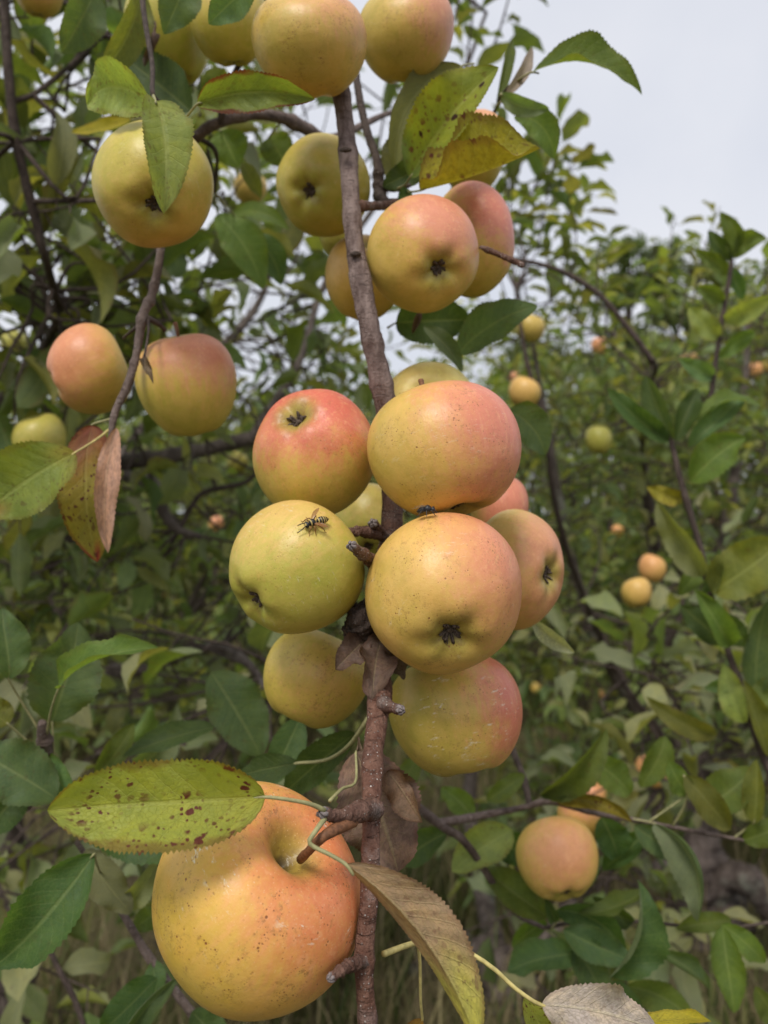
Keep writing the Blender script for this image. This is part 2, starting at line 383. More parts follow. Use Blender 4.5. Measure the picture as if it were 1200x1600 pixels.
def leaf_geo(base, tip, width, foldl=15, foldr=15, roll=0, arch=.05, bow=0, nv=12, nu=4, teeth=0.0, wave=.04, seed=0, face=None, twist=0, cup=.15):
    """a leaf from base to tip (world points); width in metres.  u>0 lies counter-clockwise of the leaf's direction as the camera sees it"""
    base = np.array(base, float); tip = np.array(tip, float)
    a = tip - base; Ln = np.linalg.norm(a); a /= Ln
    mid = (base + tip) / 2
    view = np.array([0, 0, CZ]) - mid if face is None else np.array(face, float)
    n0 = view - a * (view @ a); n0 /= np.linalg.norm(n0)
    s0 = np.cross(n0, a)
    up = np.array([0, 0, 1.]) if abs(a[0]) > abs(a[2]) else np.array([1., 0, 0])
    if face is not None: up = s0
    sg = 1.0 if s0 @ up >= 0 else -1.0
    g = np.random.default_rng(seed); ph = g.uniform(0, 6.28, 4)
    vv = np.linspace(0, 1, nv + 1); uu = np.linspace(-1, 1, 2 * nu + 1)
    hw = leaf_profile(vv) * width * (1 + .05 * np.sin(vv * 7 + ph[3]))
    if teeth:
        k = np.arange(nv + 1); tt = np.where(k % 2 == 0, 1.0, 1.0 - teeth) * (1 + .012 * g.normal(size=nv + 1))
    V = np.zeros((nv + 1, 2 * nu + 1, 3)); UV = np.zeros_like(V)
    rl = R(roll) * sg
    for i, v in enumerate(vv):
        th = rl + R(twist) * (v - .4) * sg
        n = n0 * math.cos(th) + s0 * math.sin(th); s = np.cross(n, a)
        c = base + a * Ln * v + n * arch * Ln * 4 * v * (1 - v) + s0 * bow * Ln * 4 * v * (1 - v)
        for j, u in enumerate(uu):
            f = R(foldr if u > 0 else foldl)
            h = hw[i] * abs(u)
            if teeth and abs(u) > .99: h *= tt[i]
            sgn = 1 if u > 0 else -1
            f2 = f + cup * (abs(u) - .4) * 1.2
            wv = wave * width * abs(u) ** 2 * (math.sin(9 * v + ph[0] + sgn * ph[1]) + .5 * math.sin(19 * v + ph[2] * sgn)) * min(1, 6 * v * (1 - v) + .1)
            qz = 0.0 if not teeth else width * .022 * math.cos(6.283 * (v * 9.5 - abs(u) ** .85 * 2.0 + (.45 if u > 0 else 0))) * abs(u) * (1.05 - abs(u)) * 2 * min(1, 5 * v * (1 - v))
            wv += qz
            V[i, j] = c + s * sgn * h * math.cos(f2) + n * (h * math.sin(f2) + wv)
            UV[i, j] = (u, v, (seed % 97) / 97.0)
    m_ = 2 * nu + 1
    idx = np.arange((nv + 1) * m_).reshape(nv + 1, m_)
    q = np.stack([idx[:-1, :-1], idx[:-1, 1:], idx[1:, 1:], idx[1:, :-1]], -1).reshape(-1, 4)
    return V.reshape(-1, 3), q, UV.reshape(-1, 3)

KIND = {  # tint, (spots, edge browning, dryness)
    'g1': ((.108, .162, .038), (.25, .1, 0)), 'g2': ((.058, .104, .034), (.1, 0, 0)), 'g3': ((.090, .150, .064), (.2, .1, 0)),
    'g4': ((.190, .230, .050), (.12, 0, 0)), 'g5': ((.140, .156, .040), (.3, .1, 0)), 'gl': ((.245, .315, .105), (.45, .25, 0)),
    'spot': ((.275, .320, .060), (1.25, .6, 0)), 'spot2': ((.235, .240, .028), (.9, .25, 0)), 'yel': ((.38, .32, .035), (.4, .3, 0)),
    'oly': ((.27, .245, .030), (1.0, .45, .75)), 'brown': ((.25, .165, .110), (.6, .5, .7)), 'brown2': ((.165, .115, .092), (.2, .2, 1)),
    'grey': ((.38, .335, .315), (.25, .2, .8)), 'red': ((.30, .27, .050), (1.3, .5, .15)), 'edge': ((.150, .205, .045), (.3, 1.0, 0)),
    'pale': ((.36, .38, .25), (0, 0, .7)), 'or': ((.25, .12, .03), (.6, .7, .3)), 'pink': ((.44, .28, .22), (.2, .2, .9)),
}
GRAD = {'red': [(0, (.24, .085, .05)), (.22, (.27, .14, .05)), (.42, (.30, .26, .05)), (.88, (.30, .28, .05)), (1, (.30, .06, .04))], 'tipyel': [(0, (.25, .165, .115)), (.55, (.26, .17, .10)), (.78, (.34, .31, .07)), (1, (.36, .36, .07))],
    'spot2': [(0, (.10, .15, .05)), (.3, (.20, .23, .035)), (.7, (.22, .24, .035)), (1, (.17, .21, .04))], 'turn': [(0, (.26, .25, .05)), (.25, (.21, .28, .06)), (.75, (.20, .27, .06)), (1, (.30, .15, .04))]}
KIND['tipyel'] = KIND['brown']; KIND['turn'] = KIND['gl']
def hero_leaf(owner, b, t, wpx, kind, fold=15, roll=0, arch=.05, bow=0, pet=None, under=False, nv=44, nu=5, wave=.05, label=None,
              twist=None, petmat=None, petr=.0009, teeth=.06, seed=None, cup=.15):
    """b, t = (px, py, depth) of the blade's two ends; pet = further points (px, py, depth) of the petiole back to the wood"""
    seed = seed if seed is not None else random.randrange(10000)
    B, T = P(*b), P(*t)
    wid = wpx / F * (b[2] + t[2]) / 2
    fl, fr = fold if isinstance(fold, tuple) else (fold, fold)
    if twist is None: twist = random.uniform(-28, 28) if nv < 44 else random.uniform(-8, 8)
    if nv >= 44: wave *= 1.6
    if nv < 44:
        wave *= 2.4; cup = random.uniform(-.1, .6); fl += random.uniform(-6, 22); fr += random.uniform(-6, 22); arch += random.uniform(-.03, .07); bow += random.uniform(-.06, .06)
    V, q, UV = leaf_geo(B, T, wid, fl, fr, roll, arch, bow, nv, nu, teeth, wave, seed, None, twist, cup)
    if under: q = q[:, ::-1]
    # the front of the mesh is the upper leaf side: winding (u,v) gives normal = s x a = -n, so flip for a leaf seen from above
    q = q[:, ::-1]
    tint, lp = KIND[kind]
    k = len(V); TI = np.tile(np.array(tint) * random.uniform(.9, 1.1), (k, 1))
    if kind in GRAD:
        gv = [a_[0] for a_ in GRAD[kind]]; gc = np.array([a_[1] for a_ in GRAD[kind]]); vv_ = UV[:, 1] + .06 * np.sin(UV[:, 0] * 5)
        TI = np.stack([np.interp(vv_, gv, gc[:, q_]) for q_ in range(3)], 1)
    me = make_mesh('leaf', V - np.array(B), q, M_LEAF, {'luv': UV, 'tint': TI, 'lp': np.tile(lp, (k, 1)), **({'lq': np.full(k, 1.0)} if kind == 'spot2' else {})})
    lf = obj('leaf', me, owner, np.array(B) - wloc(owner))
    if label: lf['label'] = label
    if pet:
        # petiole and midrib in one tapering piece
        pp = [P(*p) for p in reversed(pet)] + [B, B + (T - B) * .06]
        MB().add(tube(pp, [petr * 1.1, petr * .85, petr * .75, petr * .6], 7, 16)).build('petiole', petmat or M_PET, lf, np.array(B))
    return lf

# ------------------------------------------------------------------ the wood of a branch in the foreground
def branch(label, pts, rad_px, mat, cat='branch', sides=16, rough=.06, rings=None, n=None, group=None, name='apple_branch'):
    pp = [P(*p) for p in pts]
    rad = [r_ / 2 / F * p[2] for r_, p in zip(rad_px, pts)]
    o = MB().add(tube(pp, rad, sides, n or 14 * len(pp), rough, rings, len(label))).build(name, mat, None, np.array(pp[0]))
    return tag(o, label, cat, group)

def twig(owner, pts, rad_px, mat, name='twig', rings=None, sides=10, rough=.07, n=None):
    pp = [P(*p) for p in pts]
    rad = [r_ / 2 / F * p[2] for r_, p in zip(rad_px, pts)]
    return MB().add(tube(pp, rad, sides, n or 12 * len(pp), rough, rings, len(pts) * 7 + int(pts[0][0]))).build(name, mat, owner, np.array(pp[0]))

# ------------------------------------------------------------------ apples
def rot_to(axis):
    z = -Vector(axis).normalized()
    return np.array(z.to_track_quat('Z', 'Y').to_matrix())
YG = (.47, .40, .085); YEL = (.60, .45, .10); GRN = (.36, .37, .06); ORA = (.68, .42, .12); PINK = (.66, .21, .145); RED = (.60, .125, .085); PCH = (.74, .37, .17); DGR=(.30, .30, .05)

def apple_geo(axis, seed, nlon=56, nlat=44, taper=.10, hh=.90, stemd=.34, calyxd=.26, lob=.025):
    g = np.random.default_rng(seed); ph = g.uniform(0, 6.28, 5)
    t = np.linspace(0.0, np.pi, nlat + 1); fi = np.linspace(0, 2 * np.pi, nlon, endpoint=False)
    T, Fi = np.meshgrid(t, fi, indexing='ij')
    s, c = np.sin(T), np.cos(T)
    x = np.power(np.clip(s, 0, 1), .90) * (1 + taper * c)
    z = hh * c * (1 + .04 * s)
    top = c > 0
    x = x * (1 + lob * np.cos(5 * Fi + ph[0]) * np.clip(.3 - c, 0, 1)) * (1 + .022 * np.cos(Fi + ph[1]) + .014 * np.cos(2 * Fi + ph[2]))
    z = z - np.where(top, stemd * np.exp(-(x / .25) ** 1.4) + .02 * np.exp(-(x / .6) ** 4), 0)
    z = z + np.where(~top, calyxd * np.exp(-(x / .22) ** 1.5), 0)
    z = z + .05 * x * np.cos(Fi + ph[3]) + np.where(~top, lob * .9 * np.cos(5 * Fi + ph[0]) * np.exp(-((x - .42) / .2) ** 2) + .012 * np.cos(5 * Fi + ph[0] + .4) * np.exp(-((x - .2) / .1) ** 2), 0)
    cav = np.where(top, np.exp(-(x / .33) ** 2), np.exp(-(x / .40) ** 2))
    V = np.stack([x * np.cos(Fi), x * np.sin(Fi), z], -1)
    idx = np.arange((nlat + 1) * nlon).reshape(nlat + 1, nlon)
    q = np.stack([idx[:-1], idx[1:], np.roll(idx, -1, 1)[1:], np.roll(idx, -1, 1)[:-1]], -1).reshape(-1, 4)
    return V.reshape(-1, 3), q, cav.ravel(), rot_to(axis)

def calyx_mb(R0, Q, zc, seed, sc=1.0):
    g = np.random.default_rng(seed); mb = MB()
    for k in range(10):
        a = k * .6283 + g.uniform(-.3, .3); ca, sa = math.cos(a), math.sin(a); pts = []
        ln = sc * g.uniform(.04, .10)
        for (rr, zz) in ((.02, .04), (.065, -.01), (.065 + ln * .45, -.075 - g.uniform(0, .04)), (.05 + ln * g.uniform(.5, 1.1), -.10 + g.uniform(-.05, .07))):
            pts.append(np.array([rr * ca, rr * sa, zc + zz]))
        mb.add(tube([Q @ p * R0 for p in pts], np.array([.022, .034, .026, .006]) * R0 * sc, 7, 9, .2, None, k, True, .5))
    for k in range(26):
        a = g.uniform(0, 6.28); rr = g.uniform(.0, .11)
        p0 = np.array([rr * math.cos(a), rr * math.sin(a), zc + .03]); p1 = p0 + np.array([math.cos(a) * .05, math.sin(a) * .05, -g.uniform(.08, .15)])
        mb.add(tube([Q @ p0 * R0, Q @ p1 * R0], np.array([.013, .007]) * R0, 4, 3))
    t = np.linspace(0, 2 * np.pi, 12, endpoint=False)
    mb.add(tube([Q @ np.array([0, 0, zc + .05]), Q @ np.array([0, 0, zc - .02])], [.11, .09], 12, 4, .12))
    return mb

def apple(px, py, rx, ry, d, axis, blush, label, group=None, base=YEL, green=YG, bcol=PINK, amt=.8, lo=.1, hi=.8, speck=.6, scuff=.15,
          seed=None, stem=True, parts=True, taper=.10, hh=.90, stemd=.34, calyxd=.26, nlon=56, nlat=44, lob=.025):
    seed = seed if seed is not None else random.randrange(9999)
    tow = (Vector((0, 0, CZ)) - P(px, py, d)).normalized(); rgt = Vector((0, 0, 1)).cross(tow).normalized(); upv = tow.cross(rgt)
    ax = (rgt * axis[0] + upv * axis[1] + tow * axis[2]).normalized()   # (right, up, towards the camera) -> world
    bd = np.array((rgt * blush[0] + upv * blush[1] + tow * blush[2]).normalized())
    V, q, cav, Q = apple_geo(ax, seed, nlon, nlat, taper, hh, stemd, calyxd, lob)
    Wd = V @ Q.T
    base = (base[0], base[1] * .97, base[2] * .95); green = (green[0], green[1] * .99, green[2] * .95)
    ext = (Wd.max(0) - Wd.min(0)) / 2; mid = (Wd.max(0) + Wd.min(0)) / 2
    tx, tz = (px - 600) / F, (py - 800) / F
    hx, hz = rx * d / F / math.sqrt(1 + tx * tx), ry * d / F / math.sqrt(1 + tz * tz)
    S = np.array([hx / ext[0], (hx / ext[0] + hz / ext[2]) / 2, hz / ext[2]])
    Wv = (Wd - mid) * S
    nd = Wd - mid; nd = nd / np.linalg.norm(nd, axis=1)[:, None]
    k = len(V); c3 = lambda c: np.tile(np.asarray(c, float), (k, 1))
    g = np.random.default_rng(seed + 5)
    me = make_mesh('apple', Wv, q, M_APPLE, {'ap': V, 'bl': nd @ bd, 'base': c3(base), 'green': c3(green), 'blushcol': c3(bcol),
        'misc': c3((amt, speck, scuff)), 'misc2': np.stack([np.full(k, lo), np.full(k, hi), cav], 1), 'seed': c3(g.uniform(0, 40, 3))})
    o = obj('apple', me, None, P(px, py, d)); tag(o, label, 'apple', group)
    if parts:
        Mx = np.diag(S) @ Q
        zc = V[-1][2]; off = -mid * S
        mb = calyx_mb(1.0, Q, zc, seed, 1.55)
        mb.v = [(v - mid) * S for v in mb.v]
        cx = mb.build('calyx', M_CAL); cx.parent = o
        if stem:
            z0 = V[0][2]; a = g.uniform(0, 6.28)
            pp = [np.array([0, 0, z0 - .03]), np.array([.02, 0, z0 + .12]), np.array([.06 * math.cos(a), .06 * math.sin(a), z0 + .27])]
            mb = MB().add(tube([(Q @ p - mid) * S for p in pp], [.0013, .0012, .0017], 8, 10, .06))
            st = mb.build('stem', M_ASTEM); st.parent = o
    return o

# ------------------------------------------------------------------ trees
PAL = np.array([(.104, .146, .042), (.126, .170, .050), (.082, .128, .048), (.150, .176, .056), (.114, .160, .076), (.205, .220, .076), (.068, .106, .036), (.146, .154, .064), (.118, .154, .066), (.094, .138, .048)])
def leaf_templates(k, nv, nu, seed0):
    out_ = []
    for i in range(k):
        g = np.random.default_rng(seed0 + i)
        V, q, UV = leaf_geo((0, 0, 0), (0, 1, 0), g.uniform(.42, .60), g.uniform(0, 52), g.uniform(0, 52), 0, g.uniform(-.06, .2), g.uniform(-.09, .09), nv, nu, 0, .12, seed0 + i, (0, 0, 1), g.uniform(-60, 60), g.uniform(-.2, .6))
        out_.append((V, q, UV))
    return out_
T_HI = leaf_templates(20, 8, 2, 300)
T_MID = leaf_templates(12, 5, 1, 400)
T_LO = leaf_templates(8, 3, 1, 500)

def unit(v): 
    v = np.asarray(v, float); return v / (np.linalg.norm(v) + 1e-12)

class Foliage:
    def __init__(s, seed):
        s.g = np.random.default_rng(seed); s.lv = []; s.tw = MB()
    def leaf(s, pos, axis, normal, ln, tint=None, wr=1.0):
        a = unit(axis); n = np.asarray(normal, float); n = unit(n - a * (n @ a)); sd_ = np.cross(a, n)
        if tint is None: tint = PAL[s.g.integers(len(PAL))] * s.g.uniform(.75, 1.35)
        s.lv.append((np.asarray(pos, float), a, n, sd_, ln, wr, np.asarray(tint, float)))
    def shoot(s, p0, dirn, length, n, ll, r0=.003, droop=0.0, tube_sides=5, pal=None, spread=.9, curv=.18):
        g = s.g; p = np.asarray(p0, float); dr = unit(dirn); pts = [p]
        for i in range(5):
            dr = unit(dr + g.normal(size=3) * curv + np.array([0, 0, -droop])); p = p + dr * length / 5; pts.append(p)
        s.tw.add(tube(pts, [r0, r0 * .8, r0 * .4], tube_sides, 9))
        c = spline(pts, 21); az = g.uniform(0, 6.28)
        for k in range(n):
            t = (k + g.uniform(.3, 1.0)) / n * .98 + .02; i = min(19, int(t * 20)); q = c[i]; dd = unit(c[i + 1] - c[i])
            az += 2.4 + g.normal() * .35
            e1 = unit(np.cross(dd, [0.3, .5, .81])); e2 = np.cross(dd, e1)
            rad = e1 * math.cos(az) + e2 * math.sin(az)
            a = unit(dd * g.uniform(.25, .8) + rad * spread + np.array([0, 0, -.3 + g.normal() * .15]) + g.normal(size=3) * .15)
            nn = unit(np.array([0, 0, 1.0]) + dd * .45 + g.normal(size=3) * .38)
            l = ll * g.uniform(.68, 1.18) * (.75 + .5 * min(1, 2.5 * (1 - abs(t - .5))))
            pb = q + a * l * .28
            s.tw.add(tube([q, q + a * l * .15 + np.array([0, 0, .004]), pb], [.0012, .0009], 3, 4, cap=False))
            tint = None if pal is None else pal[g.integers(len(pal))] * g.uniform(.8, 1.25)
            s.leaf(pb, a, nn, l, tint)
    def screen(s):
        pos = np.array([l[0] + l[1] * l[4] * .5 for l in s.lv]); ln = np.array([l[4] for l in s.lv])
        d = np.maximum(pos[:, 1], .05)
        x = 600 + pos[:, 0] / d * F; y = 800 - (pos[:, 2] - CZ) / d * F
        return x, y, ln / d * F * ((x > -20) & (x < 1220) & (y > -20) & (y < 1620) & (pos[:, 1] > .1))
    def build(s, owner, singles=300, tpl=T_MID, hi=T_HI, hidden=None, twigmat=None):
        """the leaves that show largest become objects of their own, the rest one mass"""
        if owner['category'] == 'tree' and len(s.lv) and 'SMALL' in globals():
            x, y, sz = s.screen(); dd = np.array([l[0][1] for l in s.lv]); bad = np.zeros(len(dd), bool)
            for (ax_, ay_, ar_, *_r) in SMALL: bad |= ((x - ax_) ** 2 + (y - ay_) ** 2 < (ar_ * .62 + sz * .25) ** 2) & (dd < 45.0 / ar_ + .02)
            s.lv = [l for l, b in zip(s.lv, bad) if not b]
        order = np.arange(len(s.lv))
        if singles and len(s.lv):
            x, y, sz = s.screen()
            if hidden is not None: sz = sz * ~hidden(x, y)
            order = np.argsort(-sz); singles = int(min(singles, (sz > 9).sum()))
        base = wloc(owner)
        if singles:
            meshes = []
            for (V, q, UV) in hi:
                tint = PAL[s.g.integers(len(PAL))]; k = len(V)
                meshes.append((V, q, UV))
            cache = {}
            for i in order[:singles]:
                pos, a, n, sd_, ln, wr, tint = s.lv[i]
                ti = s.g.integers(len(meshes)); key = (ti, tuple(np.round(tint / .03).astype(int)))
                if key not in cache:
                    V, q, UV = meshes[ti]; k = len(V)
                    cache[key] = make_mesh('leaf', V, q, M_LEAF, {'luv': UV, 'tint': np.tile(tint, (k, 1)), 'lp': np.tile((s.g.choice([0, 0, 0, .4]), s.g.choice([0, 0, .3]), 0), (k, 1))})
                o = obj('leaf', cache[key], owner)
                Mx = Matrix.Identity(4)
                for r_ in range(3):
                    Mx[r_][0] = -sd_[r_] * ln * wr; Mx[r_][1] = a[r_] * ln; Mx[r_][2] = n[r_] * ln; Mx[r_][3] = pos[r_] - base[r_]
                o.matrix_basis = Mx
        rest = order[singles:]
        if len(rest):
            mass(s, rest, owner, tpl)
        if s.tw.n:
            o = s.tw.build('twig', twigmat or M_TWIG, owner, base); o['kind'] = 'stuff'

def mass(fo, rest, owner, tpl, name='foliage'):
    base = wloc(owner); VV, QQ, UU, TT = [], [], [], []; n0 = 0
    pick = fo.g.integers(len(tpl), size=len(rest))
    for ti in range(len(tpl)):
        ids = rest[pick == ti]
        if not len(ids): continue
        V, q, UV = tpl[ti]
        pos = np.array([fo.lv[i][0] for i in ids]) - base; A = np.array([fo.lv[i][1] for i in ids]); N = np.array([fo.lv[i][2] for i in ids]); S = -np.array([fo.lv[i][3] for i in ids])
        ln = np.array([fo.lv[i][4] for i in ids])[:, None, None]; wr = np.array([fo.lv[i][5] for i in ids])[:, None, None]
        W = pos[:, None] + ln * (V[None, :, 0, None] * S[:, None] * wr + V[None, :, 1, None] * A[:, None] + V[None, :, 2, None] * N[:, None])
        m_ = len(ids); k = len(V)
        VV.append(W.reshape(-1, 3)); QQ.append((q[None] + (np.arange(m_) * k)[:, None, None]).reshape(-1, 4) + n0); n0 += m_ * k
        uv = np.tile(UV, (m_, 1)); uv[:, 2] = np.repeat(fo.g.uniform(0, 1, m_), k); UU.append(uv)
        TT.append(np.repeat(np.array([fo.lv[i][6] for i in ids]), k, axis=0))
    V = np.vstack(VV); 
    me = make_mesh(name, V, np.vstack(QQ), M_LEAF, {'luv': np.vstack(UU), 'tint': np.vstack(TT), 'lp': np.zeros((len(V), 3))})
    o = obj(name, me, owner); o['kind'] = 'stuff'
    return o

def tree_root(name, label, loc, cat='tree', group=None):
    o = bpy.data.objects.new(name, None); COL.objects.link(o); o.location = loc; o.empty_display_size = .1
    return tag(o, label, cat, group)

def limb(owner, pts, rads, name='limb', mat=None, sides=10, rough=.10, n=None):
    return MB().add(tube(pts, rads, sides, n or 7 * len(pts), rough, None, int(abs(pts[0][0]) * 1000) % 999)).build(name, mat or M_LIMB, owner, np.array(pts[0], float))
# ------------------------------------------------------------------ ground
def ground_material():
    m, t = new_mat('orchard_ground'); g = NT(t)
    tc = g.n('ShaderNodeTexCoord').outputs['Object']
    n1 = g.noise(tc, 2.2, 5, .6); n2 = g.noise(tc, 18, 5, .7); n3 = g.noise(tc, 120, 3, .7)
    c = g.mix(g.step(n1, .4, .62), (.13, .10, .062), (.13, .135, .045))
    c = g.mix(g.step(n2, .4, .7), c, (.19, .155, .085))
    c = g.mix(g.step(n3, .4, .7, 0, .5), c, (.05, .042, .025))
    g.out(g.bsdf(c, .95, .1, g.bump(g.math('ADD', n2, n3), .8, .03)).outputs[0])
    return m
def build_ground():
    xs = np.concatenate([-np.geomspace(300, 8, 12), np.linspace(-7, 7, 57), np.geomspace(8, 300, 12)])
    ys = np.concatenate([[-60, -20, -8, -3], np.linspace(-1, 12, 53), np.geomspace(13, 500, 14)])
    X, Y = np.meshgrid(xs, ys, indexing='ij'); g = np.random.default_rng(3)
    near = (np.abs(X) < 7.2) & (Y > -1.2) & (Y < 12.2)
    Z = np.where(near, g.normal(size=X.shape) * .018, 0)
    V = np.stack([X, Y, Z], -1).reshape(-1, 3); idx = np.arange(len(V)).reshape(X.shape)
    q = np.stack([idx[:-1, :-1], idx[1:, :-1], idx[1:, 1:], idx[:-1, 1:]], -1).reshape(-1, 4)
    o = obj('ground', make_mesh('ground', V, q, ground_material())); tag(o, 'orchard floor of soil and dry grass', None, None, 'structure')
build_ground()

def build_grass():
    m, t = new_mat('grass_blade'); g_ = NT(t)
    ti = g_.attr('tint').outputs['Color']
    p = g_.bsdf(ti, .6, .25); tr = g_.n('ShaderNodeBsdfTranslucent'); g_.link(ti, tr.inputs['Color'])
    ms = g_.n('ShaderNodeMixShader'); ms.inputs[0].default_value = .3; g_.link(p.outputs[0], ms.inputs[1]); g_.link(tr.outputs[0], ms.inputs[2]); g_.out(ms.outputs[0])
    g = np.random.default_rng(21); n = 42000
    d = 1.9 + 8.5 * g.uniform(size=n) ** 1.7; x = (g.uniform(-.62, .62, n)) * (d + .6)
    clump = np.sin(x * 3.1 + 1.3) * np.sin(d * 2.7) + np.sin(x * 7.3) * np.sin(d * 6.1 + 2) * .6
    keep = clump + g.normal(size=n) * .5 > -.35
    x, d, clump = x[keep], d[keep], clump[keep]; n = len(x)
    h = np.clip(g.gamma(3.0, .045, n) + .03 + .05 * np.clip(clump, 0, 2), .03, .42); az = g.uniform(0, 6.28, n); lean = g.uniform(.1, .75, n)
    wdt = g.uniform(.0016, .0042, n) * (1 + d * .08)
    dx, dy = np.cos(az), np.sin(az); px_, py_ = -dy, dx
    V = np.zeros((n, 7, 3))
    for k, tt in enumerate((0, .4, .75)):
        ox = dx * lean * h * tt ** 2; oy = dy * lean * h * tt ** 2; z = h * tt * (1 - .25 * lean * tt); w_ = wdt * (1 - tt * .6)
        V[:, 2 * k] = np.stack([x + ox - px_ * w_, d + oy - py_ * w_, z], 1); V[:, 2 * k + 1] = np.stack([x + ox + px_ * w_, d + oy + py_ * w_, z], 1)
    V[:, 6] = np.stack([x + dx * lean * h, d + dy * lean * h, h * (1 - .25 * lean)], 1)
    b = (np.arange(n) * 7)[:, None]
    q = np.vstack([b + np.array([[0, 1, 3, 2]]), b + np.array([[2, 3, 5, 4]])]); tr_ = b + np.array([[4, 5, 6]])
    pal = np.array([(.11, .15, .035), (.085, .125, .03), (.16, .17, .045), (.25, .21, .10), (.30, .24, .13), (.20, .17, .08), (.07, .10, .025)])
    dry = np.clip(.68 - clump * .25, .2, .95)
    tint = np.where((g.uniform(size=n) < dry)[:, None], pal[g.integers(3, 6, n)], pal[g.choice([0, 1, 2, 6], n)]) * g.uniform(.7, 1.25, n)[:, None]
    me = make_mesh('grass', V.reshape(-1, 3), [q, tr_], m, {'tint': np.repeat(tint, 7, axis=0)})
    tag(obj('grass', me), 'long tangled green and dry grass covering the orchard floor', 'grass', None, 'stuff')
build_grass()

# ------------------------------------------------------------------ far trees and rows of apple trees
def big_tree(x, y, h, wd, label, seed, n=5200, ll=.34):
    r_ = tree_root('broadleaf_tree', label, (x, y, 0), 'tree', 'big dark trees beyond the orchard')
    g = np.random.default_rng(seed)
    limb(r_, [(x, y, 0), (x + .15, y, h * .3), (x - .1, y, h * .6)], [.32, .24, .12], 'trunk', M_TRUNK, 10, .08)
    fo = Foliage(seed)
    # clumps spread through the crown
    cl = []
    for k in range(26):
        t = g.uniform(.28, 1.0); ww = wd * (.35 + .8 * math.sin(math.pi * (t * .78 + .12))) * .5
        a = g.uniform(0, 6.28); rr = ww * math.sqrt(g.uniform(.05, 1))
        cl.append((np.array([x + rr * math.cos(a), y + rr * math.sin(a), h * t * .95]), wd * g.uniform(.11, .2)))
        if k % 3 == 0: limb(r_, [(x, y, h * t * .55), cl[-1][0] * .5 + np.array([x, y, h * t * .7]) * .5, cl[-1][0]], [.09, .06, .02], 'limb', M_TRUNK, 6, .05)
    for i in range(n):
        c, rr = cl[g.integers(len(cl))]
        v = g.normal(size=3); v = v / np.linalg.norm(v) * rr * g.uniform(.35, 1.05) * np.array([1.15, 1.15, .8])
        fo.leaf(c + v, g.normal(size=3) + [0, 0, -.5], g.normal(size=3) * .6 + [0, 0, 1] + v / rr * .4, ll * g.uniform(.6, 1.2), PAL[g.choice([0, 2, 6, 6])] * g.uniform(.6, 1.05), 1.2)
    o = mass(fo, np.arange(n), r_, T_LO, 'crown')
    return r_
for (px_, top, d, wd, lb, sdd) in ((985, 352, 27, 3.4, 'narrow dark tree on the skyline nearest the hanging apples', 61), (1068, 365, 29, 3.6, 'dark round-headed tree second from the right edge on the skyline', 62),
                               (1200, 378, 26, 4.4, 'dark tree on the skyline cut by the right edge', 63), (880, 520, 34, 6, 'low dark tree far behind the orchard left of the skyline gap', 64),
                               (560, 600, 36, 9, 'distant dark tree showing faintly between the hanging apples', 65), (250, 610, 36, 9, 'distant dark tree far behind the left canopy', 66)):
    big_tree((px_ - 600) / F * d, d, CZ + (800 - top) / F * d, wd, lb, sdd, 4200)

def orchard_tree(x, y, h, wd, nshoot, ll, label, seed, group='apple trees in the rows behind', nl=9, tpl=T_LO, singles=0, lowskirt=.25, pal=None):
    r_ = tree_root('apple_tree', label, (x, y, 0), 'tree', group)
    g = np.random.default_rng(seed)
    tz = h * .28
    limb(r_, [(x, y, -.05), (x + g.normal() * .03, y, tz * .5), (x + g.normal() * .05, y, tz)], [.085, .06, .05], 'trunk', M_TRUNK, 10, .10)
    ends = []
    for k in range(7):
        a = k * 0.9 + g.normal() * .3; up_ = g.uniform(.35, .95)
        e = np.array([x + math.cos(a) * wd * .36, y + math.sin(a) * wd * .36, tz + (h - tz) * up_ * .85])
        m_ = np.array([x + math.cos(a) * wd * .2, y + math.sin(a) * wd * .2, tz + (h - tz) * up_ * .3])
        pts = [(x, y, tz * .9), m_, e]; limb(r_, pts, [.035, .024, .008], 'limb', M_LIMB, 6, .08, 12); ends.append(spline(pts, 12))
    ends = np.vstack(ends)
    fo = Foliage(seed)
    for k in range(nshoot):
        t = g.uniform(lowskirt, 1.0) ** .85; a = g.uniform(0, 6.28)
        ww = wd * .5 * (.45 + .65 * math.sin(math.pi * min(1, (t * .8 + .12)))) * math.sqrt(g.uniform(.12, 1))
        p = np.array([x + ww * math.cos(a), y + ww * math.sin(a), h * t * g.uniform(.86, 1.0) - .1])
        near = ends[np.argmin(((ends - p) ** 2).sum(1))]
        dr = unit(unit(p - near) * .6 + np.array([math.cos(a) * .5, math.sin(a) * .5, .55]) + g.normal(size=3) * .35)
        if k % 2 == 0: fo.tw.add(tube([near, (near + p) / 2 + g.normal(size=3) * .03, p], [.007, .005, .003], 4, 6, cap=False))
        fo.shoot(p, dr, g.uniform(.18, .42), nl, ll, .0032, .02, 3, pal)
    fo.build(r_, singles, tpl, T_HI)
    return r_
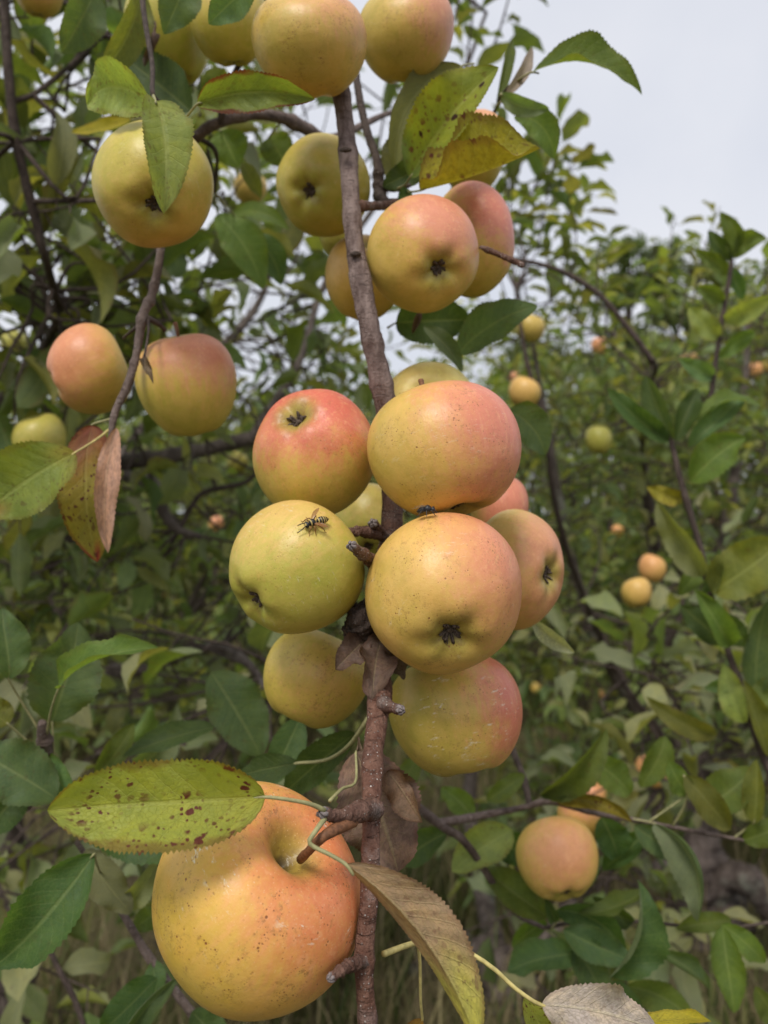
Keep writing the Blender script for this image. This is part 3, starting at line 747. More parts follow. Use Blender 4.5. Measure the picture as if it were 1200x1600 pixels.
ROW = [ # px of trunk, depth, top py, width, shoots, label
    (1290, 4.3, 425, 2.0, 390, 'leafy apple tree behind the right edge, nearest of its row'),
    (985, 5.6, 530, 2.2, 420, 'leafy apple tree standing under the narrow dark skyline tree'),
    (730, 6.6, 560, 2.2, 390, 'apple tree far behind the large central apple cluster'),
    (470, 5.8, 640, 2.2, 390, 'low apple tree far behind the yellow green apple with the wasp'),
    (215, 5.0, 660, 2.0, 390, 'low apple tree behind the curled red-spotted leaf on the left'),
    (-30, 5.6, 600, 2.4, 390, 'apple tree far back behind the left edge'),
    (1120, 9.0, 520, 3.2, 330, 'apple tree in the second row on the right'),
    (840, 10.0, 560, 3.4, 330, 'apple tree in the second row right of the cluster'),
    (560, 10.5, 640, 3.4, 330, 'apple tree in the second row behind the cluster'),
    (290, 9.5, 650, 3.2, 330, 'apple tree in the second row left of the cluster'),
    (40, 9.5, 630, 3.2, 330, 'apple tree in the second row by the left edge'),
]
for i, (px_, d, top, wd, ns, lb) in enumerate(ROW):
    far = d > 8
    orchard_tree((px_ - 600) / F * d, d, CZ + (800 - top) / F * d, wd, ns, .10 if far else .070, lb, 700 + i, nl=9 if far else 13, lowskirt=.12, pal=PAL * 1.3)


# small apples seen in the distance: px, py, radius px, label, kind, blush
SMALL = [(391, 294, 27, 'small shaded apple hanging in the sky gap left of the olive green apple', 'y', .2),
    (62, 688, 42, 'yellow green apple behind the green leaf at the left edge', 'g', .1), (22, 536, 22, 'dim green apple near the left edge above the left pair', 'g', .0),
    (372, 722, 17, 'small yellow green apple beside the thick grey limb left of the cluster', 'g', .1), (338, 818, 12, 'tiny pinkish apple left of the wasp apple', 'o', .8), (257, 926, 8, 'tiny orange apple low in the left foliage', 'o', .5),
    (163, 898, 7, 'tiniest yellow apple in the left foliage', 'y', .2), (828, 512, 24, 'green yellow apple under the blue green leaf right of the main stem', 'g', .5), (820, 614, 25, 'apple with a pink shoulder hanging just right of the broad cluster apple', 'y', .7),
    (804, 590, 9, 'tiny pink apple touching the top of the pink-shouldered one', 'o', .8), (935, 688, 21, 'green apple in the right tree, left of the slim shoot', 'g', .0), (936, 541, 13, 'small orange apple below the arching dark branch', 'o', .7),
    (1077, 568, 17, 'yellow apple near the end of the arching dark branch', 'y', .4), (1180, 578, 12, 'small orange apple near the right edge', 'o', .5), (1197, 574, 11, 'small yellow apple cut by the right edge', 'y', .3),
    (1019, 888, 22, 'golden apple, upper of the two in the right tree', 'o', .4), (994, 926, 24, 'golden apple, lower of the two in the right tree', 'y', .5), (1018, 1205, 26, 'orange apple behind leaves in the lower right', 'o', .6),
    (925, 1240, 22, 'orange apple tip above the low right peach apple', 'o', .9), (1117, 816, 7, 'tiny orange apple right of the slim shoot', 'o', .5), (1191, 808, 9, 'tiny orange apple by the right edge', 'o', .5),
    (1012, 790, 10, 'tiny yellow apple left of the slim shoot', 'y', .4), (965, 830, 10, 'tiny orange apple left of the golden pair', 'o', .4), (838, 1075, 9, 'tiny yellow apple just right of the scratched apple', 'y', .1), (940, 1085, 8, 'tiny orange apple under the golden pair', 'o', .4)]

# ------------------------------------------------------------------ the two apple trees close behind the hanging apples
def connect(fo, wood, p, r0=.0024):
    g = fo.g
    near = wood[np.argmin(((wood - p) ** 2).sum(1) + 3 * np.clip(wood[:, 2] - p[2], 0, 9) ** 2)]
    if np.linalg.norm(near - p) < .6:
        fo.tw.add(tube([near, (near * .5 + p * .5) + g.normal(size=3) * .03, p], [r0 * 1.5, r0, r0 * .75], 5, 8, cap=False))

def px_limb(owner, pts, wpx, name='limb', mat=None, sides=12, rough=.09):
    pp = [np.array(P(*p)) for p in pts]
    rad = [w_ / 2 / F * p[2] for w_, p in zip(wpx, pts)]
    MB().add(tube(pp, rad, sides, 12 * len(pp), rough, None, int(pts[0][0]) % 997)).build(name, mat or M_LIMB, owner, pp[0])
    return spline(pp, 14 * len(pp))

HID = [(484, 68, 88), (634, 55, 78), (262, 50, 68), (360, 40, 60), (240, 291, 95), (505, 290, 74), (661, 398, 88), (735, 377, 70), (142, 577, 66), (291, 601, 80),
       (492, 710, 98), (693, 705, 110), (465, 886, 105), (693, 927, 124), (820, 890, 75), (495, 1058, 80), (711, 1115, 102), (405, 1400, 165), (575, 800, 60)]
def hidden(x, y):
    h = np.zeros(len(x), bool)
    for (a, b, r_) in HID: h |= (x - a) ** 2 + (y - b) ** 2 < (r_ * .85) ** 2
    return h

# left tree
LT = tree_root('apple_tree', 'apple tree on the left whose leafy canopy fills the upper left behind the apples', P(-60, 1500, 2.1) * Vector((1, 1, 0)) if False else ((-60 - 600) / F * 2.1, 2.1, 0), 'tree')
wood = []
tx0 = (10 - 600) / F * 2.0
wood.append(px_limb(LT, [(-5, 1740, 2.05), (5, 1600, 2.05), (12, 1480, 2.0), (-10, 1250, 1.95), (-30, 1050, 1.9)], [120, 100, 84, 74, 66], 'trunk', M_TRUNK, 16, .10))
wood.append(px_limb(LT, [(-30, 1050, 1.9), (60, 900, 1.85), (170, 740, 1.8), (260, 716, 1.75), (330, 700, 1.75), (395, 685, 1.75)], [30, 24, 24, 27, 26, 22]))
wood.append(px_limb(LT, [(170, 740, 1.8), (232, 752, 1.62), (246, 775, 1.55), (256, 802, 1.55), (280, 828, 1.55), (312, 838, 1.55)], [18, 22, 21, 18, 17, 9]))
wood.append(px_limb(LT, [(283, 822, 1.55), (300, 790, 1.55), (322, 768, 1.55), (380, 755, 1.55), (402, 738, 1.55)], [10, 9, 8, 8, 6], mat=M_TWIG))
wood.append(px_limb(LT, [(-30, 1050, 1.9), (60, 1062, 1.9), (130, 1060, 1.9), (180, 1052, 1.9), (236, 1045, 1.9)], [50, 34, 30, 26, 18]))
wood.append(px_limb(LT, [(-30, 1050, 1.9), (-20, 700, 1.6), (60, 560, 1.4), (90, 490, 1.2), (76, 420, 1.02), (55, 340, .98), (28, 230, .95), (14, 120, .93), (4, -60, .92)], [34, 22, 15, 13, 13, 15, 16, 15, 14], mat=M_TWIG))
wood.append(px_limb(LT, [(22, 158, .94), (48, 150, .95), (80, 128, .97), (140, 76, 1.0), (200, 20, 1.05)], [10, 9, 8, 7, 5], mat=M_TWIG))
wood.append(px_limb(LT, [(26, 220, .95), (5, 211, .93), (-40, 200, .9)], [10, 8, 7], mat=M_TWIG))
wood.append(px_limb(LT, [(60, 900, 1.85), (250, 640, 2.4), (400, 480, 2.6), (440, 330, 2.7)], [26, 20, 12, 6]))
wood.append(px_limb(LT, [(395, 685, 1.75), (470, 560, 1.8), (520, 420, 1.9), (700, 160, 1.9), (760, 20, 1.9)], [18, 12, 9, 8, 5]))
wood.append(px_limb(LT, [(236, 1045, 1.9), (330, 1010, 1.8), (385, 1035, 1.6), (420, 1085, 1.5)], [14, 15, 14, 8]))
WOOD = np.vstack(wood)
fo = Foliage(101)
HOLE = [(430, 400, 75, 85, .85), (400, 235, 70, 45, .8), (500, 470, 30, 60, .8), (75, 225, 45, 30, .75), (65, 270, 25, 45, .6), (20, 570, 45, 40, .7), (390, 560, 60, 45, .5), (190, 690, 25, 25, .6), (580, 250, 40, 110, .85), (340, 480, 40, 45, .5), (170, 1480, 80, 130, .95), (30, 1560, 80, 90, 1), (470, 1400, 300, 300, .5)]
def in_hole(x, y, g):
    for (a, b, rx, ry, pr) in HOLE:
        if ((x - a) / rx) ** 2 + ((y - b) / ry) ** 2 < 1 and g.uniform() < pr: return True
    return False
def fill(fo, n, xr, yr, dr_, ll, WOOD, nl=7, up=.35, hole=True, pal=None, length=(.14, .34), conn=True, dp=1.0):
    g = fo.g; k = 0
    while k < n:
        x, y = g.uniform(*xr), g.uniform(*yr); d = dr_[0] + (dr_[1] - dr_[0]) * g.uniform() ** dp
        if hole and in_hole(x, y, g): k += .35; continue
        p = np.array(P(x, y, d))
        dr = unit(g.normal(size=3) * .6 + np.array([g.choice([-.3, .3]), -.1, up]))
        if conn: connect(fo, WOOD, p)
        fo.shoot(p, dr, g.uniform(*length), nl, ll, .0026, .04, 5, pal); k += 1
fill(fo, 46, (-160, 360), (-180, 420), (.95, 1.5), .082, WOOD, 7)
fill(fo, 40, (-160, 420), (380, 680), (1.05, 1.7), .078, WOOD, 7)
fill(fo, 78, (-200, 540), (-200, 640), (1.6, 3.2), .070, WOOD, 10)
fill(fo, 30, (280, 570), (470, 680), (1.9, 3.4), .064, WOOD, 11)
fill(fo, 84, (-200, 420), (640, 1150), (1.6, 3.0), .068, WOOD, 10, .2, False)
fill(fo, 34, (330, 560), (560, 1000), (1.7, 3.0), .066, WOOD, 10, .2, True)
fill(fo, 18, (-120, 260), (760, 1040), (1.15, 1.7), .070, WOOD, 8, .1, False)
fill(fo, 34, (-150, 560), (1050, 1650), (1.0, 2.0), .078, WOOD, 7, .1, True)
# shoots standing up behind the top right apples
for (x, y, d, ex, ey, n_) in ((725, 150, 1.75, 745, -60, 12), (760, 110, 1.8, 800, -40, 10), (700, 60, 1.7, 760, -80, 10), (590, 230, 1.9, 610, 110, 8), (560, 260, 2.0, 640, 200, 6)):
    fo.shoot(P(x, y, d), np.array(P(ex, ey, d)) - np.array(P(x, y, d)), (abs(ey - y) + 30) / F * d, n_, .072, .003, 0, 5, None, .8, .06)
fo.build(LT, 300, T_MID, T_HI, hidden)

# right tree
RT = tree_root('apple_tree', 'apple tree on the right with gnarled brown trunk base and upright leafy shoots', ((1115 - 600) / F * 2.9, 2.9, 0), 'tree')
wood = []
wood.append(px_limb(RT, [(1120, 1490, 2.85), (1112, 1440, 2.9), (1098, 1390, 2.9), (1085, 1330, 2.9), (1080, 1230, 2.95), (1070, 1100, 3.0)], [150, 118, 96, 80, 64, 46], 'trunk', M_TRUNK, 18, .16))
wood.append(px_limb(RT, [(1098, 1400, 2.9), (1140, 1370, 2.8), (1180, 1385, 2.75), (1215, 1440, 2.7), (1240, 1500, 2.65)], [60, 52, 46, 40, 34], 'root', M_TRUNK, 14, .14))
wood.append(px_limb(RT, [(1085, 1350, 2.9), (1045, 1345, 2.75), (1010, 1370, 2.7)], [40, 30, 18], 'limb', M_TRUNK, 10, .14))
wood.append(px_limb(RT, [(1070, 1100, 3.0), (1030, 900, 3.0), (1000, 700, 3.0), (960, 520, 3.0)], [40, 24, 16, 6]))
wood.append(px_limb(RT, [(1070, 1100, 3.0), (1120, 900, 3.1), (1160, 650, 3.1), (1170, 450, 3.1)], [34, 22, 14, 6]))
wood.append(px_limb(RT, [(1080, 1230, 2.95), (960, 1050, 2.7), (900, 900, 2.6), (860, 700, 2.5), (830, 520, 2.5)], [30, 22, 16, 12, 6]))
wood.append(px_limb(RT, [(1080, 1230, 2.95), (1180, 1100, 2.6), (1260, 900, 2.5), (1300, 600, 2.5)], [30, 20, 14, 6]))
wood.append(px_limb(RT, [(1020, 565, 1.35), (985, 518, 1.35), (935, 460, 1.35), (872, 422, 1.35), (800, 404, 1.35), (772, 398, 1.35)], [10, 10, 9, 8, 6, 5], mat=M_TWIG))
wood.append(px_limb(RT, [(1020, 565, 1.35), (1024, 580, 1.8), (1010, 620, 2.5), (1004, 720, 2.9), (1030, 900, 3.0)], [10, 7, 7, 10, 14], mat=M_TWIG))
wood.append(px_limb(RT, [(805, 450, 1.8), (822, 560, 1.8), (850, 660, 1.8), (866, 780, 1.9), (900, 900, 2.1), (960, 1050, 2.7)], [5, 7, 8, 9, 9, 11], mat=M_TWIG))
wood.append(px_limb(RT, [(1070, 910, 1.9), (1058, 980, 1.9), (1020, 1050, 2.0), (1015, 1100, 2.0)], [5, 6, 7, 8], mat=M_TWIG))
wood.append(px_limb(RT, [(1032, 920, 2.1), (1010, 965, 2.1), (985, 1010, 2.1), (975, 1060, 2.1), (1010, 1120, 2.1), (1040, 1180, 2.1), (1060, 1260, 2.3)], [5, 6, 6, 7, 9, 12, 14], mat=M_TWIG))
wood.append(px_limb(RT, [(930, 960, 1.8), (975, 1070, 1.8), (1030, 1140, 1.8), (1055, 1200, 1.8)], [5, 7, 8, 9], mat=M_TWIG))
WOODR = np.vstack(wood)
fr = Foliage(202)
PALR = PAL * np.array([1.25, 1.2, 1.35])
fill(fr, 80, (800, 1300), (480, 740), (2.4, 3.8), .060, WOODR, 11, .7, False, PALR)
fill(fr, 190, (780, 1320), (640, 1300), (2.3, 3.9), .062, WOODR, 11, .4, False, PALR)
fill(fr, 26, (1000, 1260), (850, 1300), (1.3, 2.2), .072, WOODR, 8, .4, False, PALR)
fill(fr, 44, (640, 900), (480, 1300), (2.3, 3.6), .062, WOODR, 10, .4, False, PALR)
fill(fr, 12, (860, 1250), (1380, 1640), (1.3, 2.0), .078, WOODR, 6, .2, False, PALR)
# upright shoots that stand against the sky
for (x, y, d, ex, ey, n_, ll) in ((800, 400, 2.0, 812, 230, 11, .07), (840, 390, 2.0, 868, 205, 13, .07), (790, 330, 2.0, 800, 235, 8, .07), (880, 400, 2.0, 905, 265, 11, .068), (830, 300, 2.0, 880, 240, 7, .066),
        (930, 470, 1.9, 940, 385, 7, .07), (890, 450, 1.9, 900, 350, 8, .07), (945, 520, 2.2, 960, 400, 8, .07), (1040, 500, 2.4, 1050, 345, 10, .07), (1085, 470, 2.4, 1090, 335, 9, .07), (1020, 480, 2.6, 1030, 380, 8, .07),
        (810, 470, 2.3, 830, 330, 10, .064), (860, 470, 2.3, 850, 330, 10, .064), (900, 500, 2.2, 925, 400, 9, .064), (770, 350, 2.1, 785, 240, 9, .064), (850, 330, 2.2, 905, 260, 9, .062), (970, 520, 2.3, 1000, 420, 9, .064), (1060, 520, 2.3, 1075, 420, 9, .064), (1110, 520, 2.5, 1120, 400, 9, .064), (820, 330, 2.4, 850, 215, 9, .062), (880, 360, 2.4, 930, 300, 8, .062),
        (1130, 500, 2.4, 1150, 400, 8, .07), (1190, 520, 2.2, 1195, 420, 8, .07), (780, 430, 2.2, 770, 300, 8, .07)):
    fr.shoot(P(x, y, d), np.array(P(ex, ey, d)) - np.array(P(x, y, d)), (abs(ey - y) + 10) / F * d, n_, ll, .0028, 0, 5, PALR, .75, .07)
    connect(fr, WOODR, np.array(P(x, y, d)))
fr.build(RT, 300, T_MID, T_HI, hidden)

# the grey stump and leaning dead trunk seen low in the middle
ST = tree_root('apple_tree', 'weathered grey trunk base low in the middle under the brown dangling leaf', ((790 - 600) / F * 2.45, 2.45, 0), 'tree')
wood = [px_limb(ST, [(800, 1585, 2.42), (785, 1530, 2.45), (750, 1500, 2.5), (700, 1500, 2.55), (640, 1530, 2.6)], [120, 96, 80, 60, 44], 'trunk', M_TRUNK, 16, .16),
        px_limb(ST, [(790, 1540, 2.45), (765, 1440, 2.6), (742, 1330, 2.75), (735, 1230, 2.9), (760, 1050, 3.1)], [40, 30, 26, 22, 12]),
        px_limb(ST, [(790, 1540, 2.45), (860, 1460, 2.5), (900, 1380, 2.6), (930, 1250, 2.7)], [36, 26, 18, 10])]
fs = Foliage(77)
fill(fs, 14, (640, 960), (1080, 1330), (2.3, 3.2), .07, np.vstack(wood), 7, .4, False)
fs.build(ST, 60, T_MID, T_HI, hidden)
# ------------------------------------------------------------------ apples near the camera
CL, UP, LF = 'apples of the central cluster', 'apples hanging high above the cluster', 'apples hanging on the left'
AP = {}
def A(key, *a, **k): AP[key] = apple(*a, **k)
A('C1', 405, 1400, 163, 184, .346, (-.50, -.50, -.70), (.70, .22, .45), 'largest orange and yellow apple at the bottom with its stalk hollow facing the camera', CL, base=(.73, .43, .080), green=(.62, .43, .065), bcol=(.69, .185, .080), amt=.92, lo=.12, hi=1.05, speck=1.0, scuff=.8, seed=31, stemd=.46, nlon=80, nlat=64, lob=.015, stem=False)
A('B5', 693, 927, 123, 127, .408, (.12, -.55, .80), (.75, .45, .25), 'front apple in the middle of the cluster with its open eye facing forward', CL, base=(.70, .45, .12), green=(.56, .42, .085), amt=.8, lo=.1, hi=1.1, speck=.75, scuff=.22, seed=32, nlon=72, nlat=56)
A('B2', 693, 705, 120, 106, .432, (.28, -.92, .30), (.8, .42, .25), 'broad upper apple of the cluster with a pink right cheek and scuffed lower edge', CL, base=(.68, .45, .11), green=(.56, .42, .08), bcol=(.67, .20, .15), amt=.9, lo=.0, hi=.95, speck=.75, scuff=.22, seed=33, nlon=72, nlat=56, hh=.88, stemd=.06, taper=.07, lob=.012)
A('B4', 465, 886, 106, 105, .428, (-.72, -.56, .42), (-.2, .9, .25), 'yellow green apple with a wasp walking on it', CL, base=(.50, .47, .085), green=(.42, .43, .065), bcol=(.70, .47, .16), amt=.6, lo=.5, hi=1.2, speck=.35, scuff=.35, seed=34, nlon=72, nlat=56)
A('B1', 492, 710, 97, 101, .470, (-.31, .62, .72), (-.1, .85, .35), 'apple with a red top and its eye turned up, left of the broad cluster apple', CL, base=(.60, .47, .09), green=(.46, .42, .06), bcol=(.64, .135, .095), amt=.95, lo=-.05, hi=.8, speck=.45, scuff=.15, seed=35, nlon=72, nlat=56)
A('B6', 806, 890, 74, 95, .500, (.74, -.10, .62), (.75, .1, .45), 'apple on the right side of the cluster with its dark eye on its right edge', CL, base=(.58, .41, .12), green=(.44, .38, .08), bcol=(.62, .23, .16), amt=.75, lo=.2, hi=1.0, speck=.35, scuff=.1, seed=36)
A('B7', 780, 795, 46, 50, .585, (.3, -.9, -.1), (.7, .2, .5), 'small pink sliver of an apple behind the right side of the cluster', CL, base=ORA, green=YG, amt=.9, lo=-.4, hi=.5, speck=.3, seed=37)
A('B3', 670, 645, 77, 78, .545, (0, -.3, -.9), (-.2, .3, .2), 'pale yellow apple peeking out above the broad cluster apple', CL, base=(.78, .66, .19), green=(.70, .60, .15), amt=.15, lo=.6, hi=1.4, speck=.35, seed=38)
A('B8', 495, 1058, 83, 80, .492, (-.45, -.88, .05), (.05, -.15, .9), 'russet-freckled yellow apple under the wasp apple, left of the main stem', CL, base=(.58, .45, .075), green=(.47, .42, .06), bcol=(.62, .27, .10), amt=.5, lo=.7, hi=1.5, speck=1.0, scuff=.1, seed=39, lob=.010)
A('B9', 711, 1115, 105, 100, .462, (.25, -.95, .02), (.9, .25, .15), 'apple with white scratches and a red right side at the foot of the cluster', CL, base=(.60, .45, .09), green=(.47, .42, .065), bcol=(.64, .16, .12), amt=.9, lo=.25, hi=1.0, speck=.6, scuff=.6, seed=40, nlon=72, nlat=56, lob=.010)
A('B10', 575, 815, 56, 60, .585, (0, -.6, .5), (0, .5, .2), 'shaded green apple deep inside the cluster behind the short twigs', CL, base=GRN, green=DGR, amt=.1, speck=.3, seed=41)
A('A1', 484, 68, 90, 94, .500, (.05, -.98, -.05), (.45, .85, .1), 'freckled golden apple at the top, directly above the main stem', UP, base=(.60, .41, .085), green=(.48, .38, .07), bcol=(.64, .27, .16), amt=.7, lo=.35, hi=1.1, speck=1.0, scuff=.1, seed=42)
A('A2', 634, 52, 75, 86, .565, (.1, -.97, .0), (.75, .55, .1), 'apple at the top edge with a pinkish right shoulder, right of the freckled one', UP, base=(.56, .42, .085), green=(.44, .36, .06), bcol=(.66, .27, .19), amt=.8, lo=.2, hi=.9, speck=.7, seed=43)
A('A3', 264, 52, 68, 90, .640, (.2, -.88, .42), (0, .9, .2), 'green yellow apple at the top behind the two pale leaves', UP, base=(.47, .48, .07), green=(.40, .43, .05), amt=.05, speck=.3, seed=44)
A('A4', 360, 40, 62, 70, .600, (.08, -.95, .25), (0, .9, .2), 'yellow apple at the top partly behind the freckled golden apple', UP, base=(.50, .44, .06), green=(.42, .40, .05), amt=.1, speck=.4, seed=45)
A('A5', 240, 291, 95, 100, .490, (-.03, -.34, .93), (.1, -.75, .4), 'plain yellow apple with a folded leaf hanging over its dark eye', LF, base=(.54, .455, .075), green=(.46, .425, .06), bcol=(.62, .40, .08), amt=.4, lo=.4, hi=1.1, speck=.4, seed=46, nlon=72, nlat=56)
A('A6', 505, 290, 74, 80, .585, (-.34, -.07, .93), (0, .5, .3), 'olive green apple behind the main stem with its eye facing forward', UP, base=(.46, .40, .055), green=(.40, .38, .05), amt=.1, lo=.5, hi=1.3, speck=.2, seed=47)
A('A7', 661, 398, 88, 93, .500, (.32, -.27, .9), (.45, .75, .35), 'peach pink topped apple right of the main stem, its eye low on the right', UP, base=(.64, .46, .10), green=(.52, .42, .07), bcol=(.66, .23, .165), amt=.85, lo=.15, hi=.95, speck=.35, seed=48, nlon=72, nlat=56)
A('A8', 737, 377, 66, 92, .570, (.4, -.3, -.8), (.6, .75, .1), 'pink and yellow apple tucked behind the peach pink one', UP, base=(.58, .44, .08), green=(.46, .38, .05), bcol=(.66, .20, .16), amt=.9, lo=.1, hi=.75, speck=.3, seed=49)
A('A9', 570, 432, 62, 72, .610, (-.2, -.9, -.3), (0, .8, .4), 'golden apple hidden behind the stem under the olive green one', UP, base=(.60, .40, .07), green=(.52, .36, .05), bcol=ORA, amt=.4, speck=.4, seed=50)
A('A9b', 532, 365, 34, 40, .68, (0, -.9, -.3), (0, .8, .4), 'green sliver of an apple below the olive green one', UP, base=GRN, green=DGR, amt=.05, speck=.2, seed=51)
A('A10', 738, 236, 53, 72, .640, (.1, -.9, -.3), (.1, .95, .2), 'yellow apple with a pink crown behind the curled spotted leaves', UP, base=(.58, .46, .08), green=(.50, .42, .06), bcol=(.68, .28, .17), amt=.8, lo=.5, hi=1.1, speck=.2, seed=52)
A('A12', 142, 577, 66, 71, .620, (-.88, -.4, .12), (-.7, .3, .4), 'orange pink apple of the left pair, left of the thin hanging twig', LF, base=(.62, .43, .085), green=(.50, .40, .06), bcol=(.66, .24, .13), amt=.85, lo=-.05, hi=.9, speck=.3, seed=53)
A('A13', 291, 601, 80, 83, .570, (.22, -.97, -.04), (.25, .85, .4), 'tapering pink-topped apple of the left pair, right of the thin hanging twig', LF, base=(.58, .46, .085), green=(.47, .42, .06), bcol=(.66, .22, .15), amt=.85, lo=.2, hi=.95, speck=.25, seed=54, taper=.13, stemd=.05, hh=.98, lob=.012)
A('A14', 60, -12, 40, 42, .80, (0, -.9, .2), (0, .5, .5), 'yellow apple cut by the top left corner of the picture', LF, base=(.56, .40, .07), green=(.46, .36, .05), amt=.3, speck=.4, seed=55)
LR = 'apples on the low right branch'
A('D1', 870, 1338, 65, 71, .680, (.2, -.9, .25), (.2, .1, .9), 'peach apple hanging low on the right among big green leaves', LR, base=(.62, .43, .10), green=(.50, .42, .08), bcol=(.70, .27, .16), amt=.75, lo=.3, hi=1.15, speck=.3, seed=56)
A('D2', 908, 1275, 38, 40, .76, (.2, -.9, .1), (0, .5, .5), 'apple half hidden behind the low right peach apple', LR, base=(.66, .42, .09), green=YG, bcol=PINK, amt=.8, lo=.3, hi=1, speck=.2, seed=57)
DIST = 'small apples hanging in the distance'
for (x, y, r_, lb, bc, am) in SMALL:
    k = {'o': dict(base=(.70, .40, .12), green=ORA, bcol=(.68, .27, .15)), 'y': dict(base=(.62, .44, .09), green=YG, bcol=ORA), 'g': dict(base=GRN, green=(.34, .36, .06), bcol=YEL)}[bc]
    A('s%d_%d' % (x, y), x, y, r_, r_ * 1.03, 45.0 / r_, (random.uniform(-.4, .4), -.85, random.uniform(-.2, .5)), (random.uniform(-.5, .5), .6, .5), lb, DIST, amt=am, lo=-.1, hi=.9,
      speck=.3, stem=False, parts=r_ > 15, nlon=28, nlat=22, **k)

# ------------------------------------------------------------------ main hanging branch
KNOB = [(.0, .12, .01), (.08, .10, .006), (.13, .14, .006), (.175, .10, .005), (.27, .16, .006), (.31, .1, .005), (.22, .15, .012), (.385, .10, .008), (.62, .14, .012), (.70, .10, .008), (.885, .16, .008), (.945, .12, .01)]
MAIN = branch('long reddish brown branch running down the middle through the apple cluster',
    [(528, 60, .535), (532, 130, .53), (543, 230, .52), (553, 370, .50), (575, 500, .485), (597, 605, .484), (612, 700, .490), (612, 820, .480), (596, 920, .468), (594, 1010, .440), (593, 1090, .410), (583, 1180, .380), (580, 1290, .350), (577, 1400, .336), (569, 1490, .328), (573, 1580, .324), (582, 1680, .322)],
    [27, 27, 28, 30, 32, 34, 34, 36, 35, 35, 36, 32, 29, 28, 30, 29, 31], M_STEM, rings=KNOB, n=300, sides=22, rough=.055)
def spur(pts, w_, rings=None, mat=M_SPUR, owner=None, bud=True):
    owner = owner or MAIN
    o = twig(owner, pts, w_, mat, 'spur', rings or [(.3, .12, .05), (.47, .2, .022), (.56, .10, .02), (.71, .24, .03), (.82, .1, .02), (.95, .2, .05)], 14, .13, 48)
    if bud:
        e, f = np.array(P(*pts[-1])), np.array(P(*pts[-2])); dr = unit(e - f); rr = w_[-1] / 2 / F * pts[-1][2]
        mb = MB()
        for k in range(5):
            a = k * 1.257; q = unit(np.cross(dr, [.2, .9, .3])); q2 = np.cross(dr, q); off = (q * math.cos(a) + q2 * math.sin(a)) * rr * .55
            mb.add(tube([e - dr * rr * .6 + off, e + dr * rr * .3 + off * 1.25, e + dr * rr * 1.1 + off * .5], [rr * .55, rr * .55, rr * .12], 6, 7, .15, None, k))
        mb.build('bud', M_BUD, o, e)
    return o
spur([(590, 1098, .408), (602, 1102, .398), (614, 1106, .391), (625, 1109, .387)], [26, 20, 17, 15])
S1 = spur([(583, 1264, .352), (565, 1268, .338), (545, 1273, .330), (522, 1275, .324), (505, 1270, .319)], [38, 28, 24, 20, 18])
spur([(572, 1500, .328), (552, 1506, .318), (534, 1515, .312), (518, 1527, .308)], [26, 19, 17, 14])
spur([(600, 900, .468), (590, 885, .43), (570, 868, .40), (550, 853, .385)], [22, 20, 17, 15])
spur([(600, 838, .475), (580, 833, .45), (560, 830, .44), (535, 832, .435)], [18, 16, 14, 12], bud=False)
spur([(604, 840, .475), (590, 825, .455), (583, 818, .445)], [12, 12, 14])
spur([(552, 322, .505), (575, 322, .52), (600, 321, .545), (625, 315, .57)], [20, 13, 12, 10], bud=False)
spur([(548, 945, .43), (560, 965, .425), (572, 985, .43), (590, 1002, .44)], [20, 34, 34, 26], mat=M_TWIG)
spur([(575, 945, .45), (560, 960, .435), (548, 985, .43), (545, 1000, .43)], [26, 30, 24, 12], mat=M_TWIG)
spur([(750, 386, .500), (775, 396, .495), (798, 406, .492), (817, 415, .490)], [9, 10, 9, 10], rings=[(.7, .2, .03)], bud=False)
for (x, y, d, w_) in ((540, 235, .506, 16), (602, 432, .49, 16), (556, 398, .489, 14)):   # old leaf scars
    MB().add(tube([P(x - w_ / 2, y, d), P(x, y - 1, d - .0025), P(x + w_ / 2, y, d)], [.0010, .0022, .0010], 7, 8, .15)).build('leaf_scar', M_TWIG, MAIN, np.array(P(x, y, d)))
# stalk of the biggest apple
mb = MB().add(tube([P(470, 1342, .335), P(484, 1328, .322), P(508, 1305, .317), P(550, 1282, .332)], [.0019, .0018, .0020, .0032], 10, 24, .06))
st = mb.build('stem', M_ASTEM, None, np.array(P(470, 1342, .335))); st.location = st.location - AP['C1'].location; st.parent = AP['C1']

H = hero_leaf
H(MAIN, (415, 1245, .312), (74, 1266, .300), 188, 'spot', (36, 24), 2, .03, .0, [(450, 1249, .313), (485, 1256, .315), (507, 1266, .318)], nv=84, nu=8, label='large yellow green leaf with purple spots', petr=.0010, seed=5)
H(MAIN, (540, 1350, .306), (748, 1640, .300), 132, 'tipyel', (-82, 14), 0, .03, .085, [(515, 1335, .308), (484, 1318, .310), (492, 1300, .312), (510, 1275, .320)], nv=84, nu=8, label='dry brown leaf folded along its midrib', petmat=M_PET, petr=.0011, under=True, seed=9)
H(MAIN, (556, 1175, .405), (622, 1362, .400), 150, 'brown2', (20, -15), 0, .05, .02, [(556, 1221, .392), (535, 1232, .385), (515, 1252, .375)], nv=60, wave=.12, under=True, label='withered grey brown leaf behind the stem')
H(MAIN, (605, 1205, .40), (660, 1285, .388), 62, 'brown', (10, 25), 0, .06, .05, nv=40, wave=.14, under=True)
H(MAIN, (560, 1150, .415), (552, 1215, .415), 26, 'brown2', 50, 20, .05, 0, wave=.15)
H(MAIN, (596, 1000, .432), (582, 1092, .402), 78, 'brown2', (25, 30), 10, .1, -.05, wave=.16, label='crumpled dead leaf at the foot of the cluster')
H(MAIN, (572, 998, .43), (524, 1046, .418), 56, 'brown2', (30, 10), 10, .08, 0, wave=.14)
H(MAIN, (600, 1010, .432), (632, 1062, .428), 40, 'brown2', 20, 20, .05, 0, wave=.12)
